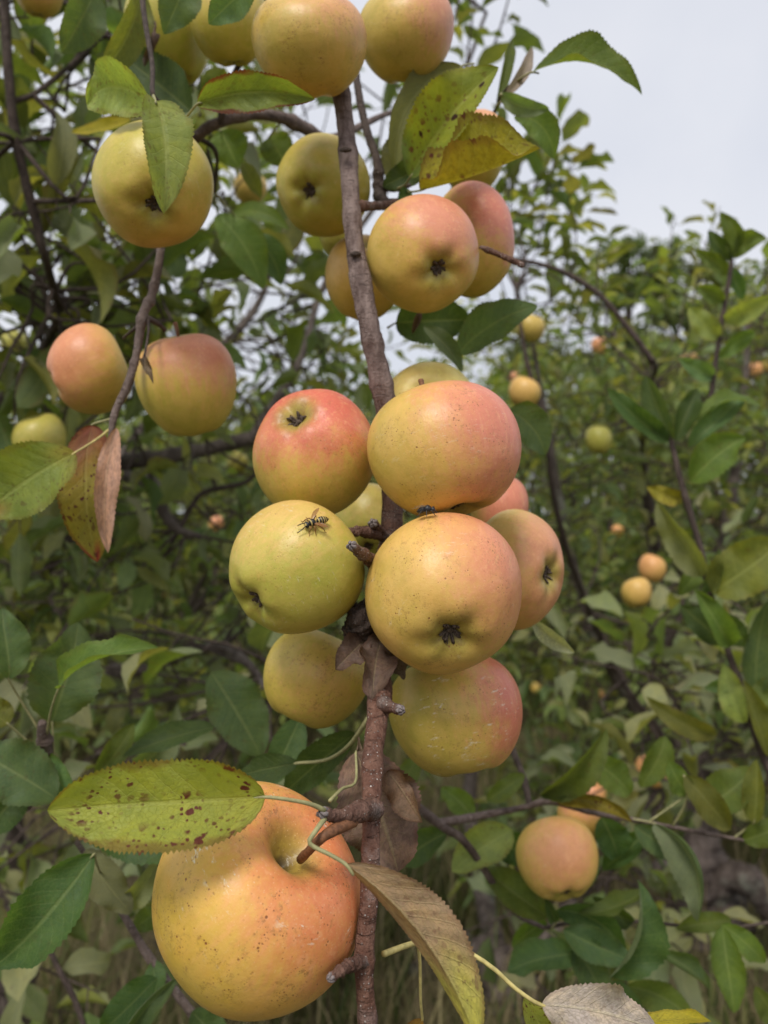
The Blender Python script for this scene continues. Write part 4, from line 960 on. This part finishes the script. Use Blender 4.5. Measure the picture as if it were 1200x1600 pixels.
H(MAIN, (560, 955, .44), (540, 1010, .425), 50, 'brown2', (40, 10), 15, .1, 0, wave=.16)
H(MAIN, (846, 1570, .372), (1030, 1612, .375), 92, 'grey', (5, 25), 5, .08, .04, [(830, 1562, .370), (800, 1540, .372), (765, 1508, .374), (712, 1478, .378), (660, 1470, .38), (600, 1490, .345)], nv=60, nu=6, wave=.14, petmat=M_PETY, petr=.0013, label='curled grey dead leaf on a long yellow stalk', under=True)
H(MAIN, (985, 1608, .38), (1112, 1596, .38), 34, 'yel', 20, 30, .04, .04, wave=.1)
H(MAIN, (818, 1560, .385), (880, 1660, .39), 66, 'spot', 20, 5, .05, 0, nv=44)
H(MAIN, (660, 1592, .39), (630, 1640, .39), 40, 'or', 25, 0, .05, 0, [(657, 1560, .385), (656, 1500, .38), (650, 1460, .375)], petmat=M_PETY)
H(MAIN, (832, 968, .55), (898, 1020, .545), 38, 'pale', (10, 60), 10, .05, -.05)
H(MAIN, (716, 552, .60), (840, 478, .585), 78, 'g3', (20, 10), 20, .08, .05)
H(MAIN, (618, 505, .64), (738, 500, .62), 92, 'g2', (20, 15), 10, .06, 0, [(606, 512, .62)])
H(MAIN, (662, 510, .57), (722, 582, .575), 40, 'g2', (60, 10), -10, .05, .08, under=True)
H(MAIN, (657, 488, .55), (644, 522, .55), 22, 'brown2', 50, 0, .05)
H(MAIN, (792, 640, .60), (852, 712, .60), 66, 'g3', 15, 10, .05, .12)
H(MAIN, (790, 655, .63), (856, 650, .62), 36, 'g1', 15, 25, .05, .12)
H(MAIN, (556, 1145, .50), (445, 1238, .53), 66, 'g2', 15, 10, .06, 0, [(575, 1120, .45)])
H(MAIN, (466, 1192, .50), (372, 1212, .52), 48, 'g2', 15, 10, .06, 0, [(510, 1187, .49), (545, 1165, .46), (578, 1120, .43)], petr=.0014)
# dark leaves in the shade below the cluster
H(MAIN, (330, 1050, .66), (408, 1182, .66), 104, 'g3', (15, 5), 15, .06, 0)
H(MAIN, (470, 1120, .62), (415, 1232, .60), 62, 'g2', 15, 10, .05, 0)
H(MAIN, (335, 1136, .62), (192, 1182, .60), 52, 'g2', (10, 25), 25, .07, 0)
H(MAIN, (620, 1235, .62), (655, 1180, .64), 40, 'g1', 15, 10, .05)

# ------------------------------------------------------------------ left hanging twig with the pair of apples
TW = branch('thin twig hanging on the left with a pair of apples and two turning leaves',
    [(256, 330, .56), (250, 400, .55), (238, 460, .545), (224, 492, .54), (214, 550, .535), (200, 600, .53), (180, 645, .525), (172, 690, .52)], [11, 12, 14, 16, 12, 13, 12, 8], M_STEMG, rings=[(.33, .25, .02), (.45, .35, .02), (.62, .2, .015), (.25, .2, .012)], n=110, sides=14)
twig(TW, [(224, 495, .54), (236, 500, .54), (250, 508, .545), (258, 516, .55)], [11, 9, 8, 7], M_TWIG, 'spur')
twig(TW, [(232, 498, .54), (232, 520, .525), (226, 555, .515), (223, 566, .51)], [5, 4, 4, 5], M_TWIG, 'spur')
twig(TW, [(216, 510, .54), (200, 522, .56), (194, 528, .58)], [6, 5, 5], M_TWIG, 'spur')
H(TW, (222, 560, .512), (240, 600, .508), 24, 'brown2', (60, 40), 0, .1, 0, wave=.3, label='shrivelled black bud leaf')
H(TW, (118, 707, .500), (-28, 806, .490), 122, 'turn', (20, 12), 15, .06, -.02, [(135, 697, .505), (155, 684, .513), (170, 672, .522)], nv=60, nu=6, petmat=M_PETY, label='green leaf with a yellowing brown rim')
H(TW, (144, 664, .535), (152, 878, .520), 96, 'red', (6, 12), 0, .04, -.06, [(172, 655, .525)], nv=60, nu=6, wave=.08, label='red and yellow mottled dying leaf')
H(TW, (182, 668, .512), (169, 864, .508), 46, 'pink', (25, 30), 10, .05, -.06, nv=44, wave=.08, under=True, label='pink dried edge of the dying leaf, rolled over')
H(TW, (0, 735, .50), (-30, 760, .50), 30, 'or', 10, 0, .03)

# ------------------------------------------------------------------ upper limb with pale leaves
UL = branch('brown limb crossing behind the main stem near the top', [(230, 262, .72), (300, 220, .68), (330, 197, .67), (390, 180, .68), (440, 184, .70), (480, 202, .72), (520, 216, .74), (600, 180, .80), (640, 172, .84)], [20, 18, 16, 15, 19, 19, 14, 8, 6], M_STEMG, rings=[(.35, .2, .02), (.55, .25, .02)], n=110, sides=14)
twig(UL, [(310, 215, .675), (338, 240, .70), (335, 300, .75)], [9, 7, 5], M_TWIG)
twig(UL, [(345, 195, .67), (350, 160, .66), (365, 120, .64), (390, 60, .63), (400, -40, .62)], [12, 10, 10, 9, 9], M_TWIG)
twig(UL, [(300, 220, .68), (285, 190, .62), (262, 168, .54), (240, 150, .49), (238, 100, .52), (225, 20, .55), (220, -50, .56)], [10, 9, 9, 8, 8, 9, 10], M_TWIG)
H(UL, (238, 163, .462), (136, 163, .470), 100, 'gl', (30, 12), 10, .08, -.20, [(240, 152, .485)], nv=56, nu=6)
H(UL, (243, 158, .440), (256, 334, .430), 122, 'gl', (44, 38), 6, .09, .04, [(240, 150, .48)], nv=60, nu=6, label='pale green leaf folded over the yellow apple')
H(UL, (308, 163, .462), (492, 155, .456), 76, 'edge', (18, 42), 18, .06, .05, [(290, 185, .5), (285, 190, .62)], nv=60, nu=6, label='green leaf with a scorched brown upper edge')
H(UL, (300, 175, .60), (196, 92, .62), 92, 'g2', 12, 10, .05, 0)
H(UL, (205, 188, .78), (112, 207, .80), 30, 'yel', (10, 35), 30, .06, .06, [(260, 180, .7)])
H(UL, (150, -15, .60), (96, 84, .59), 76, 'g3', (25, 10), 10, .06, 0, [(215, -20, .56)])
H(UL, (222, -15, .58), (150, 128, .57), 66, 'g5', (35, 10), 10, .06, .05, [(222, -30, .56)])
H(UL, (296, -40, .52), (256, 54, .52), 70, 'g3', 12, 5, .08, 0, [(225, -50, .56)])
H(UL, (392, -25, .48), (326, 38, .48), 62, 'g3', (15, 10), 5, .08, 0, [(400, -40, .60)])
H(UL, (340, 335, .80), (412, 452, .80), 72, 'g1', 15, 10, .05, .06, [(335, 300, .75)])
H(UL, (392, 365, .85), (440, 446, .86), 52, 'g2', 15, 10, .05, .1, [(335, 300, .75)])
H(UL, (362, 338, .84), (452, 360, .82), 36, 'g1', (10, 20), 30, .10, .1, [(335, 300, .75)])
H(UL, (440, 190, .71), (330, 170, .74), 56, 'g5', 15, 40, .05, 0)
H(UL, (420, 215, .74), (450, 262, .74), 60, 'g1', 15, 10, .05, 0, [(440, 190, .70)])
H(UL, (345, 205, .74), (372, 262, .74), 72, 'g1', 15, 10, .05, 0, [(330, 200, .68)])
H(UL, (380, 255, .76), (408, 310, .76), 30, 'g5', 15, 10, .05, 0)
H(UL, (240, 30, .60), (225, 105, .60), 30, 'brown2', 50, 10, .1, 0, wave=.2)

# ------------------------------------------------------------------ upper twig with the spotted leaves
UR = branch('dark knobbly twig beside the main stem carrying two spotted leaves', [(548, 40, .66), (558, 130, .63), (572, 200, .61), (590, 255, .60), (592, 300, .60), (600, 318, .575), (625, 316, .57)], [13, 12, 13, 14, 17, 20, 12], M_TWIG, rings=[(.55, .25, .02), (.62, .3, .02), (.7, .3, .02), (.8, .25, .02)], n=100, sides=12)
twig(UR, [(592, 290, .60), (615, 296, .585), (640, 290, .57)], [10, 9, 7], M_TWIG, 'spur')
H(UR, (640, 278, .545), (779, 105, .520), 128, 'spot2', (62, 8), 5, .05, .05, [(632, 290, .56), (615, 297, .585)], nv=64, nu=6, label='yellow green leaf with round black spots')
H(UR, (656, 298, .525), (844, 232, .500), 172, 'oly', (32, 70), 84, .03, -.06, [(640, 300, .56), (615, 297, .585)], nv=64, nu=6, label='yellow leaf curled into a trough with a freckled inside')
H(UR, (722, 103, .575), (616, 278, .580), 66, 'g5', (50, 10), -20, .08, -.16, [(740, 100, .6)], nv=50, under=True)
H(UR, (662, 262, .575), (598, 292, .58), 48, 'g2', 15, 10, .05, 0)
H(UR, (642, 300, .565), (622, 312, .56), 26, 'g2', 15, 10, .05, 0)
H(UR, (640, 205, .62), (612, 300, .62), 60, 'g5', 15, 10, .05, -.1, under=True)

# ------------------------------------------------------------------ top right twig against the sky
TR = branch('slender twig with leaves standing out against the pale sky at top right', [(690, 330, .69), (730, 250, .70), (770, 180, .68), (783, 150, .65), (800, 132, .62), (815, 124, .605)], [7, 6, 6, 5, 5, 4], M_TWIG, n=60, sides=10)
H(TR, (832, 113, .600), (1003, 149, .585), 82, 'g1', (45, 18), 42, .05, .13, [(822, 117, .602), (812, 124, .606), (800, 132, .62)], nv=60, nu=6, petr=.0011)
H(TR, (790, 150, .61), (831, 74, .61), 26, 'grey', (40, 20), 10, .04, -.08, [(798, 138, .615)], under=True)
H(TR, (782, 148, .60), (858, 170, .60), 36, 'g3', (10, 30), 5, .05, -.10, [(785, 146, .65)], under=True)
H(TR, (806, 180, .625), (866, 250, .62), 56, 'g1', (15, 15), 15, .05, .17, [(785, 160, .65), (776, 165, .66)], nv=50)
H(TR, (775, 175, .66), (800, 60, .70), 26, 'g1', 40, 10, .05, 0)

# ------------------------------------------------------------------ right branch
RB = branch('slim brown shoot rising on the right with large blurred leaves', [(1225, 1235, .84), (1195, 1190, .84), (1165, 1100, .85), (1132, 1000, .85), (1108, 925, .86), (1095, 860, .86), (1066, 760, .87), (1050, 695, .88), (1046, 672, .88)], [18, 12, 11, 10, 11, 10, 9, 8, 7], M_TWIG, rings=[(.5, .2, .02), (.3, .2, .02), (.72, .2, .02)], n=110, sides=12)
for b_, t_, w_, k_, kw in [
    ((1050, 690, .88), (1008, 586, .88), 62, 'g3', dict(fold=(35, 10), bow=.05)), ((1056, 690, .89), (1090, 608, .90), 54, 'g2', dict(fold=20)), ((1044, 690, .88), (948, 606, .86), 46, 'g2', dict(fold=(10, 30), bow=.06)),
    ((1078, 752, .86), (1166, 684, .84), 82, 'g1', dict(fold=15, roll=10, bow=.05, arch=.08)), ((1082, 662, .90), (1194, 638, .90), 40, 'g1', dict(fold=(40, 20), roll=40, bow=.08)), ((1076, 700, .90), (1156, 618, .92), 56, 'g3', dict(fold=15)),
    ((1098, 900, .85), (1026, 782, .84), 70, 'g5', dict(fold=(50, 10), under=True)), ((1112, 925, .85), (1225, 842, .82), 108, 'g5', dict(fold=12)), ((1110, 935, .86), (1124, 858, .84), 46, 'g3', dict(fold=(40, 10))),
    ((1142, 1010, .84), (1084, 920, .83), 72, 'g1', dict(fold=(10, 30))), ((1130, 1005, .86), (1062, 945, .86), 52, 'g2', dict(fold=20)), ((1182, 1082, .85), (1200, 938, .84), 68, 'g3', dict(fold=15)),
    ((1162, 1130, .85), (1128, 1036, .85), 54, 'gl', dict(fold=15)), ((1120, 1150, .86), (1010, 1088, .86), 48, 'g5', dict(fold=20, bow=.1)), ((1150, 1060, .86), (1100, 1075, .86), 40, 'g3', dict(fold=20)),
    ((1200, 1180, .84), (1160, 1060, .83), 60, 'g5', dict(fold=(10, 40))), ((1180, 1120, .84), (1240, 1060, .84), 70, 'g1', dict(fold=15)), ((1105, 870, .87), (1060, 930, .87), 40, 'g1', dict(fold=25)),
    ((1120, 960, .86), (1170, 1010, .85), 50, 'g2', dict(fold=15)), ((1070, 780, .88), (1010, 760, .88), 36, 'oly', dict(fold=25))]:
    H(RB, b_, t_, w_, k_, arch=kw.pop('arch', .06), nv=24, nu=3, **kw)
RU = branch('thin upright shoot topped by curled leaves near the right edge', [(1108, 640, 1.05), (1116, 580, 1.05), (1128, 500, 1.05), (1140, 430, 1.05), (1143, 405, 1.05)], [9, 8, 8, 7, 6], M_TWIG, n=50, sides=10)
for b_, t_, w_, k_, kw in [((1142, 405, 1.05), (1125, 330, 1.04), 44, 'g1', dict(fold=(35, 10), bow=-.15)), ((1142, 408, 1.05), (1106, 360, 1.05), 34, 'g2', dict(fold=20)), ((1146, 404, 1.05), (1198, 372, 1.04), 42, 'g1', dict(fold=25, bow=.22)),
    ((1136, 430, 1.06), (1085, 392, 1.06), 34, 'g1', dict(fold=(15, 35), bow=-.1)), ((1142, 420, 1.07), (1160, 470, 1.07), 34, 'g2', dict(fold=20)), ((1132, 470, 1.05), (1086, 450, 1.05), 40, 'g1', dict(fold=15)),
    ((1130, 500, 1.05), (1210, 462, 1.0), 50, 'gl', dict(fold=15)), ((1124, 530, 1.05), (1075, 480, 1.05), 44, 'gl', dict(fold=15)), ((1120, 560, 1.05), (1180, 520, 1.05), 42, 'g1', dict(fold=20)), ((1116, 590, 1.05), (1060, 560, 1.05), 40, 'g3', dict(fold=20))]:
    H(RU, b_, t_, w_, k_, arch=.08, nv=20, nu=3, **kw)

# ------------------------------------------------------------------ low right branch
LB = branch('grey forked branch behind the cluster foot bearing the low right apples', [(578, 1165, .62), (600, 1205, .63), (640, 1250, .65), (690, 1290, .67), (730, 1320, .69), (800, 1420, .72), (850, 1450, .72)], [15, 15, 15, 14, 13, 9, 6], M_STEMG, n=80, sides=12)
twig(LB, [(684, 1285, .67), (720, 1280, .68), (775, 1270, .70), (815, 1262, .71), (860, 1252, .71), (920, 1268, .71), (985, 1280, .71), (1060, 1294, .71), (1125, 1306, .71), (1165, 1313, .71)], [12, 12, 11, 10, 11, 9, 8, 7, 6, 5], M_STEMG)
twig(LB, [(828, 1262, .71), (818, 1215, .73), (800, 1168, .75), (790, 1120, .78)], [10, 10, 9, 8], M_TWIG)
twig(LB, [(905, 1440, .72), (940, 1530, .72), (985, 1570, .72), (1040, 1620, .72)], [5, 7, 9, 9], M_STEMG)
twig(LB, [(850, 1450, .72), (905, 1440, .72), (1000, 1440, .74), (1120, 1450, .74), (1210, 1440, .74)], [6, 6, 6, 5, 5], M_TWIG)
for b_, t_, w_, k_, kw in [
    ((846, 1242, .70), (948, 1138, .68), 84, 'g1', dict(fold=(8, 60), bow=-.02)), ((846, 1246, .70), (930, 1212, .69), 40, 'g2', dict(fold=20)), ((868, 1252, .69), (988, 1285, .68), 44, 'oly', dict(fold=(20, 30), bow=.12)),
    ((1076, 1240, .71), (1044, 1188, .71), 56, 'g1', dict(fold=15, pet=[(1015, 1283, .71)])), ((1068, 1212, .70), (1142, 1296, .69), 66, 'g5', dict(fold=20, pet=[(1072, 1250, .70), (1050, 1293, .71)])),
    ((1090, 1262, .72), (1178, 1200, .72), 76, 'g1', dict(fold=15)), ((1178, 1285, .70), (1182, 1186, .70), 58, 'g5', dict(fold=(40, 15), pet=[(1165, 1295, .71), (1148, 1308, .71)])), ((1160, 1312, .71), (1236, 1284, .70), 50, 'g1', dict(fold=15)),
    ((1022, 1286, .70), (1090, 1440, .66), 92, 'g3', dict(fold=(20, 45), bow=.16, arch=.16, under=True, pet=[(985, 1279, .71)])), ((990, 1290, .71), (1078, 1350, .70), 56, 'g3', dict(fold=15)),
    ((952, 1526, .66), (996, 1374, .67), 108, 'g2', dict(fold=(12, 70), bow=-.17)), ((858, 1432, .70), (752, 1356, .72), 70, 'g1', dict(fold=(12, 40))), ((800, 1296, .71), (706, 1362, .70), 78, 'gl', dict(fold=15)),
    ((835, 1320, .72), (775, 1330, .73), 60, 'g2', dict(fold=15)), ((902, 1488, .70), (792, 1520, .70), 78, 'g3', dict(fold=(35, 12), roll=15, pet=[(875, 1470, .71), (850, 1450, .72)])),
    ((868, 1422, .70), (978, 1492, .69), 62, 'g2', dict(fold=(15, 40), bow=.12)), ((880, 1452, .69), (990, 1502, .68), 66, 'g3', dict(fold=20)), ((1004, 1392, .70), (902, 1428, .69), 40, 'g1', dict(fold=(30, 10), roll=40, bow=.1)),
    ((896, 1478, .70), (945, 1570, .69), 66, 'g3', dict(fold=15)), ((1026, 1488, .70), (1108, 1546, .69), 56, 'g3', dict(fold=(50, 10), bow=.1)), ((1128, 1446, .70), (1146, 1582, .68), 74, 'g1', dict(fold=25)),
    ((1126, 1444, .71), (1196, 1504, .70), 46, 'g1', dict(fold=20, bow=.1)), ((1142, 1438, .72), (1056, 1452, .72), 44, 'g1', dict(fold=20)), ((978, 1540, .70), (1088, 1600, .69), 60, 'g1', dict(fold=(10, 45), bow=.1)),
    ((958, 1532, .70), (1006, 1612, .68), 60, 'g3', dict(fold=15)), ((760, 1250, .70), (820, 1210, .71), 40, 'g1', dict(fold=20)), ((915, 1180, .74), (985, 1240, .75), 60, 'g1', dict(fold=15)),
    ((940, 1275, .73), (965, 1340, .73), 66, 'g2', dict(fold=15)), ((1010, 1300, .74), (940, 1360, .74), 60, 'g2', dict(fold=15)), ((900, 1390, .72), (930, 1330, .74), 50, 'g3', dict(fold=15)),
    ((990, 1440, .73), (925, 1400, .73), 50, 'g2', dict(fold=15)), ((855, 1440, .74), (800, 1480, .74), 50, 'g1', dict(fold=15)), ((1180, 1540, .72), (1220, 1600, .72), 60, 'g1', dict(fold=15)),
    ((700, 1300, .69), (625, 1345, .70), 62, 'g2', dict(fold=15)), ((740, 1280, .72), (690, 1230, .74), 52, 'g1', dict(fold=15)), ((1040, 1150, .78), (1000, 1230, .78), 62, 'g1', dict(fold=15)),
    ((870, 1440, .69), (850, 1400, .68), 26, 'g2', dict(fold=15, pet=[(862, 1450, .70)]))]:
    H(LB, b_, t_, w_, k_, arch=kw.pop('arch', .06), nv=28, nu=4, **kw)

# ------------------------------------------------------------------ lower left shoots
LC = branch('leafy shoot tip at the left edge with broad blue green leaves', [(40, 1260, .58), (62, 1190, .56), (70, 1165, .555), (68, 1145, .55), (66, 1128, .545)], [18, 22, 24, 20, 12], M_STEMG, rings=[(.4, .2, .04), (.6, .2, .04)], n=50, sides=12)
for b_, t_, w_, k_, kw in [
    ((14, 1062, .53), (4, 950, .54), 82, 'g3', dict(fold=15, pet=[(30, 1090, .54), (64, 1145, .55)])), ((82, 1128, .56), (122, 972, .57), 112, 'g3', dict(fold=15, pet=[(84, 1190, .56), (70, 1200, .56)])),
    ((92, 1076, .52), (248, 1012, .50), 74, 'g1', dict(fold=(50, 20), roll=35, bow=.05, arch=.12, pet=[(80, 1110, .535), (73, 1150, .55)])), ((14, 1132, .54), (-30, 1086, .54), 56, 'g5', dict(fold=15, pet=[(40, 1155, .55), (66, 1176, .555)])),
    ((88, 1248, .54), (-40, 1168, .54), 104, 'g3', dict(fold=15)), ((60, 1180, .56), (118, 1262, .55), 60, 'g3', dict(fold=15)), ((40, 1230, .58), (-20, 1300, .57), 90, 'g2', dict(fold=15)), ((150, 1215, .62), (210, 1130, .64), 50, 'g1', dict(fold=15))]:
    H(LC, b_, t_, w_, k_, arch=kw.pop('arch', .06), nv=36, nu=5, **kw)
LL = branch('brown twig slanting across the lower left corner under a broad dark leaf', [(120, 1315, .60), (160, 1375, .60), (200, 1440, .60), (236, 1500, .60), (290, 1570, .60), (350, 1650, .60)], [8, 9, 11, 14, 14, 15], M_STEMG, n=70, sides=12)
twig(LL, [(60, 1440, .80), (85, 1500, .80), (120, 1570, .80), (140, 1640, .80)], [7, 8, 9, 9], M_TWIG)
for b_, t_, w_, k_, kw in [
    ((148, 1334, .50), (-12, 1512, .48), 124, 'g2', dict(fold=12, label='broad dark green leaf with a pale midrib', pet=[(150, 1345, .53), (162, 1378, .60)])), ((135, 1326, .57), (205, 1428, .57), 64, 'g5', dict(fold=15, under=True)), ((190, 1424, .58), (252, 1330, .58), 48, 'g5', dict(fold=20, under=True)),
    ((246, 1528, .56), (158, 1612, .55), 66, 'g2', dict(fold=(12, 40))), ((276, 1528, .55), (176, 1650, .54), 56, 'g3', dict(fold=(50, 10))), ((120, 1262, .58), (305, 1338, .56), 104, 'g2', dict(fold=12)),
    ((240, 1500, .60), (250, 1560, .59), 46, 'g3', dict(fold=20)), ((300, 1580, .58), (360, 1640, .57), 60, 'g2', dict(fold=15)), ((210, 1450, .61), (250, 1420, .62), 40, 'g1', dict(fold=20))]:
    H(LL, b_, t_, w_, k_, arch=kw.pop('arch', .06), nv=40, nu=5, **kw)

# ------------------------------------------------------------------ the wasp and the fly
from mathutils.bvhtree import BVHTree
def on_apple(key, x, y):
    o = AP[key]; bv = BVHTree.FromPolygons([v.co + o.location for v in o.data.vertices], [p.vertices[:] for p in o.data.polygons])
    c = Vector((0, 0, CZ)); hit, nr, _, _ = bv.ray_cast(c, (P(x, y, 1) - c).normalized())
    return hit, nr
M_BLK = plain_material('wasp_black', (.012, .011, .010), .35, .3, 4000, .5, .1); M_YEL = plain_material('wasp_yellow', (.50, .38, .13), .4, .15, 3000, .4, .1)
M_AMB = plain_material('amber_leg', (.24, .11, .03), .45, .2, 3000, .4, .1)
def membrane(name, col, alpha):
    m, t = new_mat(name); g = NT(t)
    p = g.bsdf(col, .25, .5); tr = g.n('ShaderNodeBsdfTransparent'); ms = g.n('ShaderNodeMixShader')
    uv = g.sep(g.attr('luv').outputs['Vector']); ve = g.voro(g.comb(g.math('MULTIPLY', uv[0], .6), g.math('MULTIPLY', uv[1], 1.6), 0.0), 3.2, 'DISTANCE_TO_EDGE').outputs['Distance']
    ms.inputs[0].default_value = alpha; g.setin(ms, 0, g.step(ve, .0, .09, .95, alpha)); g.link(tr.outputs[0], ms.inputs[1]); g.link(p.outputs[0], ms.inputs[2]); g.out(ms.outputs[0]); return m
M_WING = membrane('amber_wing', (.24, .10, .022), .72); M_FWING = membrane('smoky_wing', (.10, .095, .09), .5)
def insect(name, label, pos, nrm, head, mm, prof, matfun, mats, legs, wings, wmat, cz):
    z = np.array(nrm); x = np.array(head) - z * (np.array(head) @ z); x = unit(x); y = np.cross(z, x); Fm = np.stack([x, y, z], 1) * mm
    st = np.array(prof); xs = np.linspace(st[0, 0], st[-1, 0], 90); r_ = np.interp(xs, st[:, 0], st[:, 1]); zz = np.interp(xs, st[:, 0], st[:, 2]); wd = np.interp(xs, st[:, 0], st[:, 3]); sd_ = 18
    a = np.linspace(0, 2 * np.pi, sd_, endpoint=False)
    V = np.stack([np.repeat(xs, sd_), (r_ * wd)[:, None].repeat(sd_, 1).ravel() * np.tile(np.cos(a), 90), np.repeat(zz, sd_) + np.repeat(r_, sd_) * np.tile(np.sin(a), 90)], 1)
    idx = np.arange(90 * sd_).reshape(90, sd_); q = np.stack([idx[:-1], np.roll(idx, -1, 1)[:-1], np.roll(idx, -1, 1)[1:], idx[1:]], -1).reshape(-1, 4)[:, ::-1]
    mi = [matfun((V[f[0]] + V[f[2]]) / 2) for f in q]
    vs, qs, ts, n0 = [V], [q], [], len(V)
    for pts, rr, mt in legs:
        v, qq, tt = tube(pts, rr, 7, 16); vs.append(v); qs.append(qq + n0); ts.append(tt + n0); n0 += len(v); mi += [mt] * len(qq)
    mt_t = []
    for (pts, rr, mt), tt in zip(legs, ts): mt_t += [mt] * len(tt)
    W = np.vstack(vs) @ Fm.T
    me = make_mesh(name, W, [np.vstack(qs), np.vstack(ts)], mats); me.polygons.foreach_set('material_index', np.array(mi + mt_t, np.int32))
    o = obj(name, me, None, pos); tag(o, label, 'insect')
    for b_, t_, w_, roll in wings:
        V2, q2, UV = leaf_geo(b_, t_, w_, 4, 4, roll, .03, .04, 16, 3, 0, .02, 3, (0, 0, 1), 0, .05)
        obj('wing', make_mesh('wing', V2 @ Fm.T, q2, wmat, {'luv': UV}), o)
    return o
hit, nr = on_apple('B4', 488, 822)
hd = unit(np.array(P(476, 831, .4)) - np.array(P(508, 811, .4)))
prof = [(-6.4, .03, 1.5, 1), (-6.0, .45, 1.6, 1), (-5.2, 1.0, 1.75, 1), (-4.0, 1.42, 1.95, 1), (-2.8, 1.42, 2.1, 1), (-1.9, 1.05, 2.1, 1), (-1.45, .4, 2.05, 1), (-1.2, .26, 2.05, 1), (-.85, .8, 2.1, 1), (-.1, 1.32, 2.25, 1), (.7, 1.35, 2.25, 1), (1.35, .95, 2.1, 1), (1.7, .42, 2.0, 1), (1.95, .8, 1.95, 1.3), (2.4, 1.1, 1.85, 1.35), (2.9, .95, 1.7, 1.3), (3.3, .4, 1.5, 1.2), (3.4, .05, 1.45, 1)]
def wasp_mat(c):
    x, y, z = c
    if x < -1.5: return 1 if ((x + 6.4) % .92) > .60 else 0
    if -1.1 < x < -.7: return 1
    if .9 < x < 1.15 and z > 2.3: return 1
    if x > 2.85 and abs(y) < .6: return 1
    return 0
legs = []
for s_ in (-1, 1):
    for (bx, ex, ey, kx) in ((.9, 2.6, 3.0, 1.9), (.2, .4, 3.9, .3), (-.5, -3.2, 4.0, -1.6)):
        legs.append(([(bx, s_ * .9, 1.7), (kx, s_ * 2.0, 2.1), (ex * .85 + kx * .15, s_ * ey * .8, .7), (ex, s_ * ey, .05), (ex * 1.12, s_ * (ey + .5), .03)], [.22, .26, .18, .12, .08], 2))
    legs.append(([(2.9, s_ * .35, 2.0), (3.6, s_ * .8, 2.2), (4.8, s_ * 1.1, 1.5), (6.6 if s_ > 0 else 5.2, s_ * 1.4, .8)], [.17, .17, .19, .15], 0))
wings = [((.3, 1.0, 2.9), (-3.6, 4.6, 3.6), 1.55, 0), ((.3, -1.0, 2.9), (-4.3, -4.3, 3.6), 1.55, 0)]
insect('wasp', 'black and yellow striped wasp walking on the yellow green apple', hit, nr, hd, .00142, prof, wasp_mat, [M_BLK, M_YEL, M_AMB], legs, wings, M_WING, 2)
hit, nr = on_apple('B5', 667, 811)
nr = (Vector(nr) + Vector((0, -.1, 1.2))).normalized(); hit = hit + Vector((0, -.0005, .0022))
profF = [(-4.2, .05, 1.5, 1), (-3.6, .8, 1.6, 1.1), (-2.4, 1.45, 1.9, 1.1), (-1.2, 1.4, 2.2, 1.05), (-.6, 1.1, 2.3, 1), (0, 1.5, 2.4, 1), (1.0, 1.6, 2.4, 1), (1.9, 1.0, 2.3, 1), (2.2, .5, 2.2, 1.2), (2.5, 1.05, 2.2, 1.3), (3.1, 1.1, 2.1, 1.3), (3.5, .6, 1.9, 1.2), (3.7, .05, 1.7, 1)]
legsF = []
for s_ in (-1, 1):
    for (bx, ex, ey, kx) in ((1.2, 3.6, 2.2, 2.4), (.3, .5, 3.2, .4), (-.4, -3.0, 2.8, -1.6)):
        legsF.append(([(bx, s_ * .9, 1.6), (kx, s_ * 1.8, 2.0), (ex, s_ * ey, .3), (ex * 1.15, s_ * (ey + .3), .0)], [.22, .22, .14, .09], 0))
legsF.append(([(3.3, .1, 1.7), (3.7, .1, 1.1), (4.1, .1, .4)], [.25, .2, .22], 0))
M_FLY = plain_material('fly_body', (.022, .020, .022), .4, .5, 2500, .45, .2)
insect('fly', 'small dark fly sitting where the two biggest cluster apples meet', hit, nr, (1, -.25, -.05), .00122, profF, lambda c: 0, [M_FLY, M_FLY, M_FLY], legsF, [((.4, .8, 3.6), (-5.6, 2.0, 3.0), 2.2, 0), ((.4, -.8, 3.6), (-5.6, -2.0, 3.0), 2.2, 0)], M_FWING, 2)
